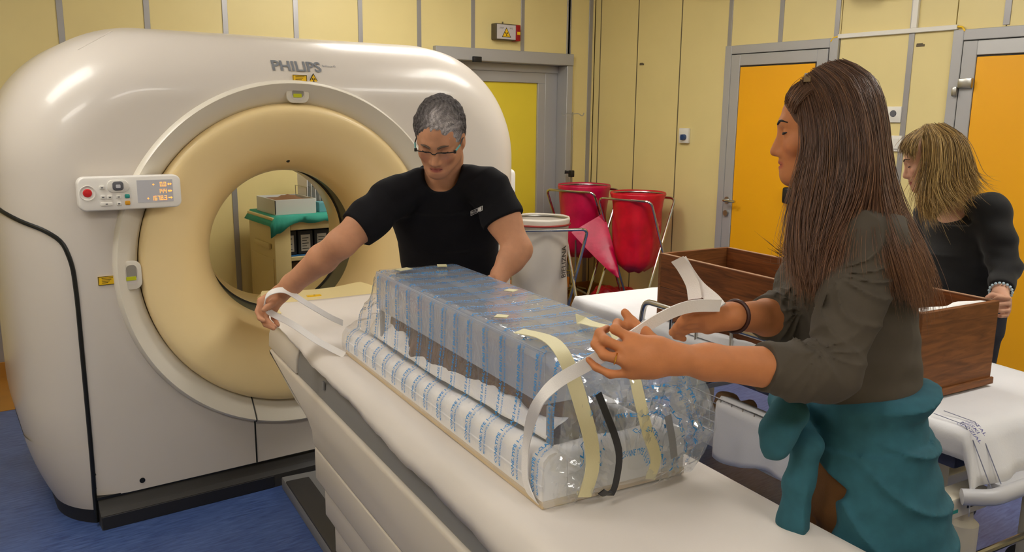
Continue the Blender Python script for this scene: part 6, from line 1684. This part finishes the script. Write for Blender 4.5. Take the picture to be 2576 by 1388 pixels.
for j in range(4): rs.ell(rc0+np.array([.11*(j-1.5), .04*((j % 2)-.5), -.01*j+.02]), (.10, .11, .085-.01*j), k=.03)
rs.half((0, 0, .005), (0, 0, -1))
rt = thing('bag_bundle', 'folded red plastic bags lying on the floor by the wall', 'bag', (rc0[0], rc0[1], .005))
sdf_mesh('bundle', rs, rc0-.35, rc0+.35, .012, 'red_bag', rt, disp=lambda P: .008*np.sin(P[..., 0]*60+P[..., 2]*40)+.005*np.sin(P[..., 1]*90+P[..., 0]*30), dmax=.013)
# ------------------------------------------------------------------ supply cart seen through the bore
mat('cart_cream', (214, 196, 140), .45); mat('teal_drape', (52, 160, 140), .8, var=.06, scale=10, bump=.15, bscale=80); mat('blue_liner', (40, 104, 160), .6); mat('binder_black', (30, 32, 34), .5); mat('binder_label', (176, 172, 160), .6); mat('drawer_brown', (96, 72, 30), .6)
mat('carton_grey', (206, 208, 204), .7); mat('carton_brown', (120, 84, 56), .8); mat('pink_box', (206, 112, 112), .6); mat('sky_box', (96, 160, 172), .6)
CX0, CX1, CY0, CY1, CT = 1.83, 2.72, 5.28, 5.78, .955
t = thing('supply_cart', 'cream supply cart with open shelves behind the scanner bore', 'cart', ((CX0+CX1)/2, (CY0+CY1)/2, 0))
part('side_wall', MB().box((CX0, CY0, .08), (CX0+.02, CY1, CT), .006, 2), 'cart_cream', t); part('side_wall', MB().box((CX1-.02, CY0, .08), (CX1, CY1, CT), .006, 2), 'cart_cream', t)
part('back_wall', MB().box((CX0+.02, CY1-.015, .08), (CX1-.02, CY1, CT)), 'cart_cream', t, smooth=False); part('top', MB().box((CX0-.01, CY0-.01, CT), (CX1+.01, CY1, CT+.02), .006, 2), 'cart_cream', t)
part('front_post', MB().box((CX0, CY0-.012, .08), (CX0+.11, CY0+.005, CT), .005, 2), 'cart_cream', t); part('front_head', MB().box((CX0+.11, CY0-.012, CT-.07), (CX1, CY0+.005, CT), .004, 1), 'cart_cream', t)
for z, m in ((.70, 'blue_liner'), (.40, 'blue_liner'), (.10, 'blue_liner')):
    part('shelf', MB().box((CX0+.02, CY0+.005, z), (CX1-.02, CY1-.02, z+.012)), m, t, smooth=False)
    part('shelf_edge', MB().box((CX0+.11, CY0-.008, z-.022), (CX1, CY0+.012, z+.006), .003, 1), 'cart_cream', t)
for z in (.50, .44, .2, .27): part('drawer_front', MB().box((CX0+.115, CY0+.03, z), (CX1-.03, CY0+.05, z+.05 if z > .3 else z+.06), .004, 1), 'drawer_brown', t)
part('drawer_front', MB().box((CX0+.115, CY0+.03, .56), (CX1-.03, CY0+.05, .665), .004, 1), 'drawer_brown', t)
part('grip', MB().box((CX0-.02, CY0+.05, .76), (CX0, CY0+.36, .80), .008, 2), 'cart_cream', t)
part('side_inset', MB().box((CX0-.004, CY0+.02, .2), (CX0, CY0+.46, .7), .002, 1), 'cart_cream', t)
for x in (CX0+.06, CX1-.06):
    for y in (CY0+.06, CY1-.06): part('castor', MB().lathe([(0, -.015), (.04, -.015), (.04, .015), (0, .015)], (x, y, .04), (0, 1, 0), 18), 'black_plastic', t)
for k in range(6):
    x = CX0+.06+.115*k
    b1 = thing('binder', ('second', 'first', 'third', 'fourth', 'fifth', 'last')[k] if False else ['black binder at the left end of the cart shelf', 'black binder second from the left on the cart shelf', 'black binder third from the left on the cart shelf', 'black binder fourth from the left on the cart shelf', 'black binder fifth from the left on the cart shelf', 'black binder at the right end of the cart shelf'][k], 'binder', (x+.05, CY0+.15, .7122), 0, 'binders on the cart shelf')
    part('cover', MB().box((x, CY0+.03, .713), (x+.105, CY0+.29, .875), .004, 1), 'binder_black', b1)
    part('spine_label', MB().box((x+.02, CY0+.0285, .735), (x+.085, CY0+.031, .845)), 'binder_label', b1, smooth=False)
    mbk = MB()
    for r_ in range(5): mbk.box((x+.028, CY0+.0278, .748+.018*r_), (x+.028+.045-(r_ % 2)*.012, CY0+.0286, .753+.018*r_))
    part('label_print', mbk, 'binder_black', b1, smooth=False)
rows = []
for k in range(45):
    x = CX0-.03+(CX1-CX0+.06)*k/44; row = []
    hz = .034+.02*abs(mnoise.noise(Vector((x*6, 2, 1))))+.07*math.exp(-((x-CX0-.02)/.06)**2)
    for (y, z) in ((CY0-.035-.01*math.sin(x*30), CT+.021-hz), (CY0-.03, CT+.02), (CY0-.012, CT+.028), (CY0+.1, CT+.027), (CY0+.3, CT+.027), (CY1, CT+.027)): row.append((x, y, z))
    if k < 2 : row = [(p[0], p[1], p[2]-.03*(2-k)) for p in row]
    rows.append(row)
o = solo('teal_drape', MB().grid(rows), 'teal_drape', 'teal surgical drape spread over the supply cart', 'drape', sharp=1.2); md = o.modifiers.new('thickness', 'SOLIDIFY'); md.thickness = .003; md.offset = 1
bz = CT+.0305
pA = at(692, 523, 'y', CY0+.04); pB = at(795, 517, 'y', CY0+.04)
bx0, bx1 = pA[0], pB[0]
cb = thing('cardboard_box', 'pale grey open carton standing on the teal drape', 'box', ((bx0+bx1)/2, CY0+.2, bz))
hB = .10
for lo, hi in (((bx0, CY0+.04, bz), (bx1, CY0+.046, bz+hB)), ((bx0, CY0+.40, bz), (bx1, CY0+.406, bz+hB)), ((bx0, CY0+.046, bz), (bx0+.006, CY0+.40, bz+hB)), ((bx1-.006, CY0+.046, bz), (bx1, CY0+.40, bz+hB))):
    part('box_wall', MB().box(lo, hi, .001, 1), 'carton_grey', cb)
part('box_base', MB().box((bx0+.006, CY0+.046, bz), (bx1-.006, CY0+.40, bz+.006)), 'carton_grey', cb, smooth=False)
part('corner_tape', MB().box((bx0-.001, CY0+.039, bz+.005), (bx0+.005, CY0+.041, bz+hB-.005)), 'binder_black', cb, smooth=False)
mb = MB(); rows = [[(bx0+.01+(bx1-bx0-.02)*i/10, CY0+.05+.345*j/8, bz+.078+.018*abs(mnoise.noise(Vector((i*.7, j*.7, 3))))+(.03*math.exp(-((i-6)/2.5)**2-((j-5)/2)**2))) for i in range(11)] for j in range(9)]
o = solo('crumpled_paper', MB().grid(rows), 'carton_brown', 'crumpled brown paper inside the grey carton', 'paper', sharp=.8); md = o.modifiers.new('thickness', 'SOLIDIFY'); md.thickness = .002
solo('small_box', MB().box((bx1+.03, CY0+.06, bz), (bx1+.13, CY0+.14, bz+.065), .003, 1).box((bx1+.032, CY0+.062, bz+.065), (bx1+.128, CY0+.138, bz+.068)), 'sky_box', 'small pale blue box beside the grey carton', 'box')
solo('pink_box', MB().box((bx1+.135, CY0+.06, bz), (bx1+.2, CY0+.14, bz+.07), .003, 1).box((bx1+.137, CY0+.062, bz+.07), (bx1+.198, CY0+.138, bz+.073)), 'pink_box', 'small pink box beside the pale blue box', 'box')
rk = thing('paper_rack', 'wire rack of papers on the supply cart', 'rack', (bx1+.13, CY0+.33, bz))
for k in range(7): part('paper_sheet', MB().box((bx1+.02+.03*k, CY0+.24, bz+.004), (bx1+.024+.03*k, CY0+.42, bz+.27-.012*k)), 'carton_grey' if k % 2 else 'paper_white', rk, smooth=False)
mb = MB()
for k in range(8): mb.tube([(bx1+.008+.03*k, CY0+.22, bz+.003), (bx1+.008+.03*k, CY0+.22, bz+.16), (bx1+.008+.03*k, CY0+.43, bz+.16), (bx1+.008+.03*k, CY0+.43, bz+.003)], .003, 5)
part('rack_wire', mb, 'steel', rk)
# ------------------------------------------------------------------ things on the walls
# x-ray warning light above the yellow door
YW = YB-.001
p0 = at(1247, 100, 'y', YW-.07); p1 = at(1300, 62, 'y', YW-.07)
sg = thing('warning_lamp', 'x-ray warning lamp box with radiation triangle above the yellow door', 'warning lamp', ((p0[0]+p1[0])/2, YW-.03, p0[2]))
mat('lamp_box', (86, 76, 56), .5); mat('lamp_red', (150, 10, 16), .4); mat('lamp_face', (196, 190, 190), .45)
xa, xb, za, zb_ = p0[0], p1[0], p0[2]+.005, p1[2]-.0
part('housing', MB().box((xa, YW-.07, za), (xb+.035, YW, zb_), .006, 2), 'lamp_box', sg)
part('face_plate', MB().box((xa+.012, YW-.073, za+.006), (xb-.012, YW-.069, zb_-.008)), 'lamp_face', sg, smooth=False)
cxs = (xa+xb)/2; czs = (za+zb_)/2; hs = (zb_-za)*.62
tri_sign(sg, 0, 0, hs, ptt=np.array([cxs, YW-.0705, czs-.004]))
mb = MB()
for sx, tx in ((-1, 'STOP'), (1, 'RTG')): lettering(mb, tx, .016, (cxs+sx*.048, YW-.0735, czs+hs*.36), (1, 0, 0), (0, 0, 1), .01, center=True)
part('face_lettering', mb, 'label_ink', sg, smooth=False, fix=False)
part('red_lens', MB().box((xb-.010, YW-.078, za-.004), (xb+.036, YW-.005, zb_-.002), .005, 2), 'lamp_red', sg)
part('lens_mark', MB().box((xb+.0, YW-.0795, czs-.018), (xb+.03, YW-.078, czs+.006)), 'label_yellow', sg, smooth=False)
part('cable_gland', MB().tube([(cxs-.01, YW-.03, zb_), (cxs-.01, YW-.03, zb_+.018)], .006, 8), 'lamp_box', sg)
def on_right(px, py, off=0): return at(px, py, 'x', XR-off)
# rotary switch with blue knob
p = on_right(1725, 341); t = thing('rotary_switch', 'white wall switch with blue knob left of the orange door', 'switch', (XR, p[1], p[2]-.06))
part('plate', MB().box((XR-.03, p[1]-.05, p[2]-.06), (XR, p[1]+.05, p[2]+.06), .006, 2), 'white_plastic', t)
mat('knob_blue', (52, 74, 118), .4); part('knob', MB().lathe([(0, 0), (.022, 0), (.024, .012), (.024, .03), (0, .03)], (XR-.058, p[1]-.012, p[2]-.012), (1, 0, 0), 20), 'knob_blue', t)
part('knob_grip', MB().box((XR-.075, p[1]-.017, p[2]-.034), (XR-.056, p[1]-.007, p[2]+.01), .003, 1), 'knob_blue', t)
for (px, py, w_, h_, lab, dark) in ((2246, 288, .062, .05, 'white wall socket with dark insert between the two orange doors', True), (2256, 361, .035, .05, 'small white wall switch below the dark socket', False)):
    p = on_right(px, py); t = thing('wall_socket', lab, 'socket', (XR, p[1], p[2]-h_))
    part('plate', MB().box((XR-.015, p[1]-w_, p[2]-h_), (XR, p[1]+w_, p[2]+h_), .004, 2), 'white_plastic', t)
    if dark: part('insert', MB().lathe([(0, 0), (.02, 0), (.022, .006), (0, .006)], (XR-.02, p[1]-.01, p[2]+.006), (1, 0, 0), 20), 'button_grey', t)
    else: part('rocker', MB().box((XR-.02, p[1]-w_*.6, p[2]-h_*.7), (XR-.014, p[1]+w_*.6, p[2]+h_*.7), .003, 1), 'white_plastic', t)
# white conduit between the door heads, with a riser
pa, pb = on_right(2112, 92), on_right(2412, 67)
t = thing('cable_trunking', 'white cable trunking running between the orange door frames', 'trunking', (XR, (pa[1]+pb[1])/2, pa[2]-.02))
part('horizontal_run', MB().box((XR-.022, pb[1], pa[2]-.014), (XR, pa[1], pa[2]+.014), .002, 1), 'white_plastic', t)
pr = on_right(2312, 0); part('riser', MB().box((XR-.022, pr[1]-.012, pa[2]+.014), (XR, pr[1]+.024, CEIL), .002, 1), 'white_plastic', t)
for q in (pa, pb):
    sg_ = 1 if q is pa else -1
    part('wire_end', MB().tube([(XR-.012, q[1], q[2]), (XR-.016, q[1]+sg_*.03, q[2]-.006), (XR-.02, q[1]+sg_*.05, q[2]-.03)], .006, 8), 'label_yellow', t)
# speaker up on the wall (only its lower corner is in view) and the air unit above the door
p = on_right(2200, -2)
t = thing('wall_speaker', 'white box speaker high on the wall between the orange doors', 'speaker', (XR-.1, p[1], p[2]))
Rz = Matrix.Translation(Vector((XR-.14, p[1]+.03, p[2]+.02))) @ Matrix.Rotation(.7, 4, 'Z') @ Matrix.Rotation(.25, 4, 'X')
part('cabinet', MB().box((-.08, -.08, 0), (.08, .08, .24), .008, 2, T=Rz), 'white_plastic', t); part('grille', MB().box((-.084, -.07, .015), (-.079, .07, .225), .002, 1, T=Rz), 'button_grey', t); part('bracket', MB().box((XR-.08, p[1]-.02, p[2]+.1), (XR, p[1]+.02, p[2]+.16)), 'steel', t, smooth=False)
pq = on_right(1900, -18)
t = thing('wall_unit', 'white air unit mounted high above the middle orange door', 'air unit', (XR-.1, pq[1], pq[2]+.02))
part('casing', MB().box((XR-.2, pq[1]-.28, pq[2]+.02), (XR, pq[1]+.28, pq[2]+.28), .02, 3), 'white_plastic', t); part('louvre', MB().box((XR-.205, pq[1]-.25, pq[2]+.03), (XR-.19, pq[1]+.25, pq[2]+.07), .003, 1), 'button_white', t)
# small name tags and clips
for (px, py, lab) in ((2316, 113, 'small dark printed tag on the wall beside the right door'), (1615, 161, 'small brown tag on the wall joint left of the middle door')):
    p = on_right(px, py); mb = MB().box((XR-.004, p[1]-.026, p[2]-.01), (XR, p[1]+.026, p[2]+.004), .001, 1).box((XR-.005, p[1]-.014, p[2]+.004), (XR, p[1]+.024, p[2]+.01), .001, 1)
    solo('wall_tag', mb, 'wall_joint', lab, 'tag')
# dark rounded fitting in front of the middle door
pd = dep(1986, 491, 1.95)
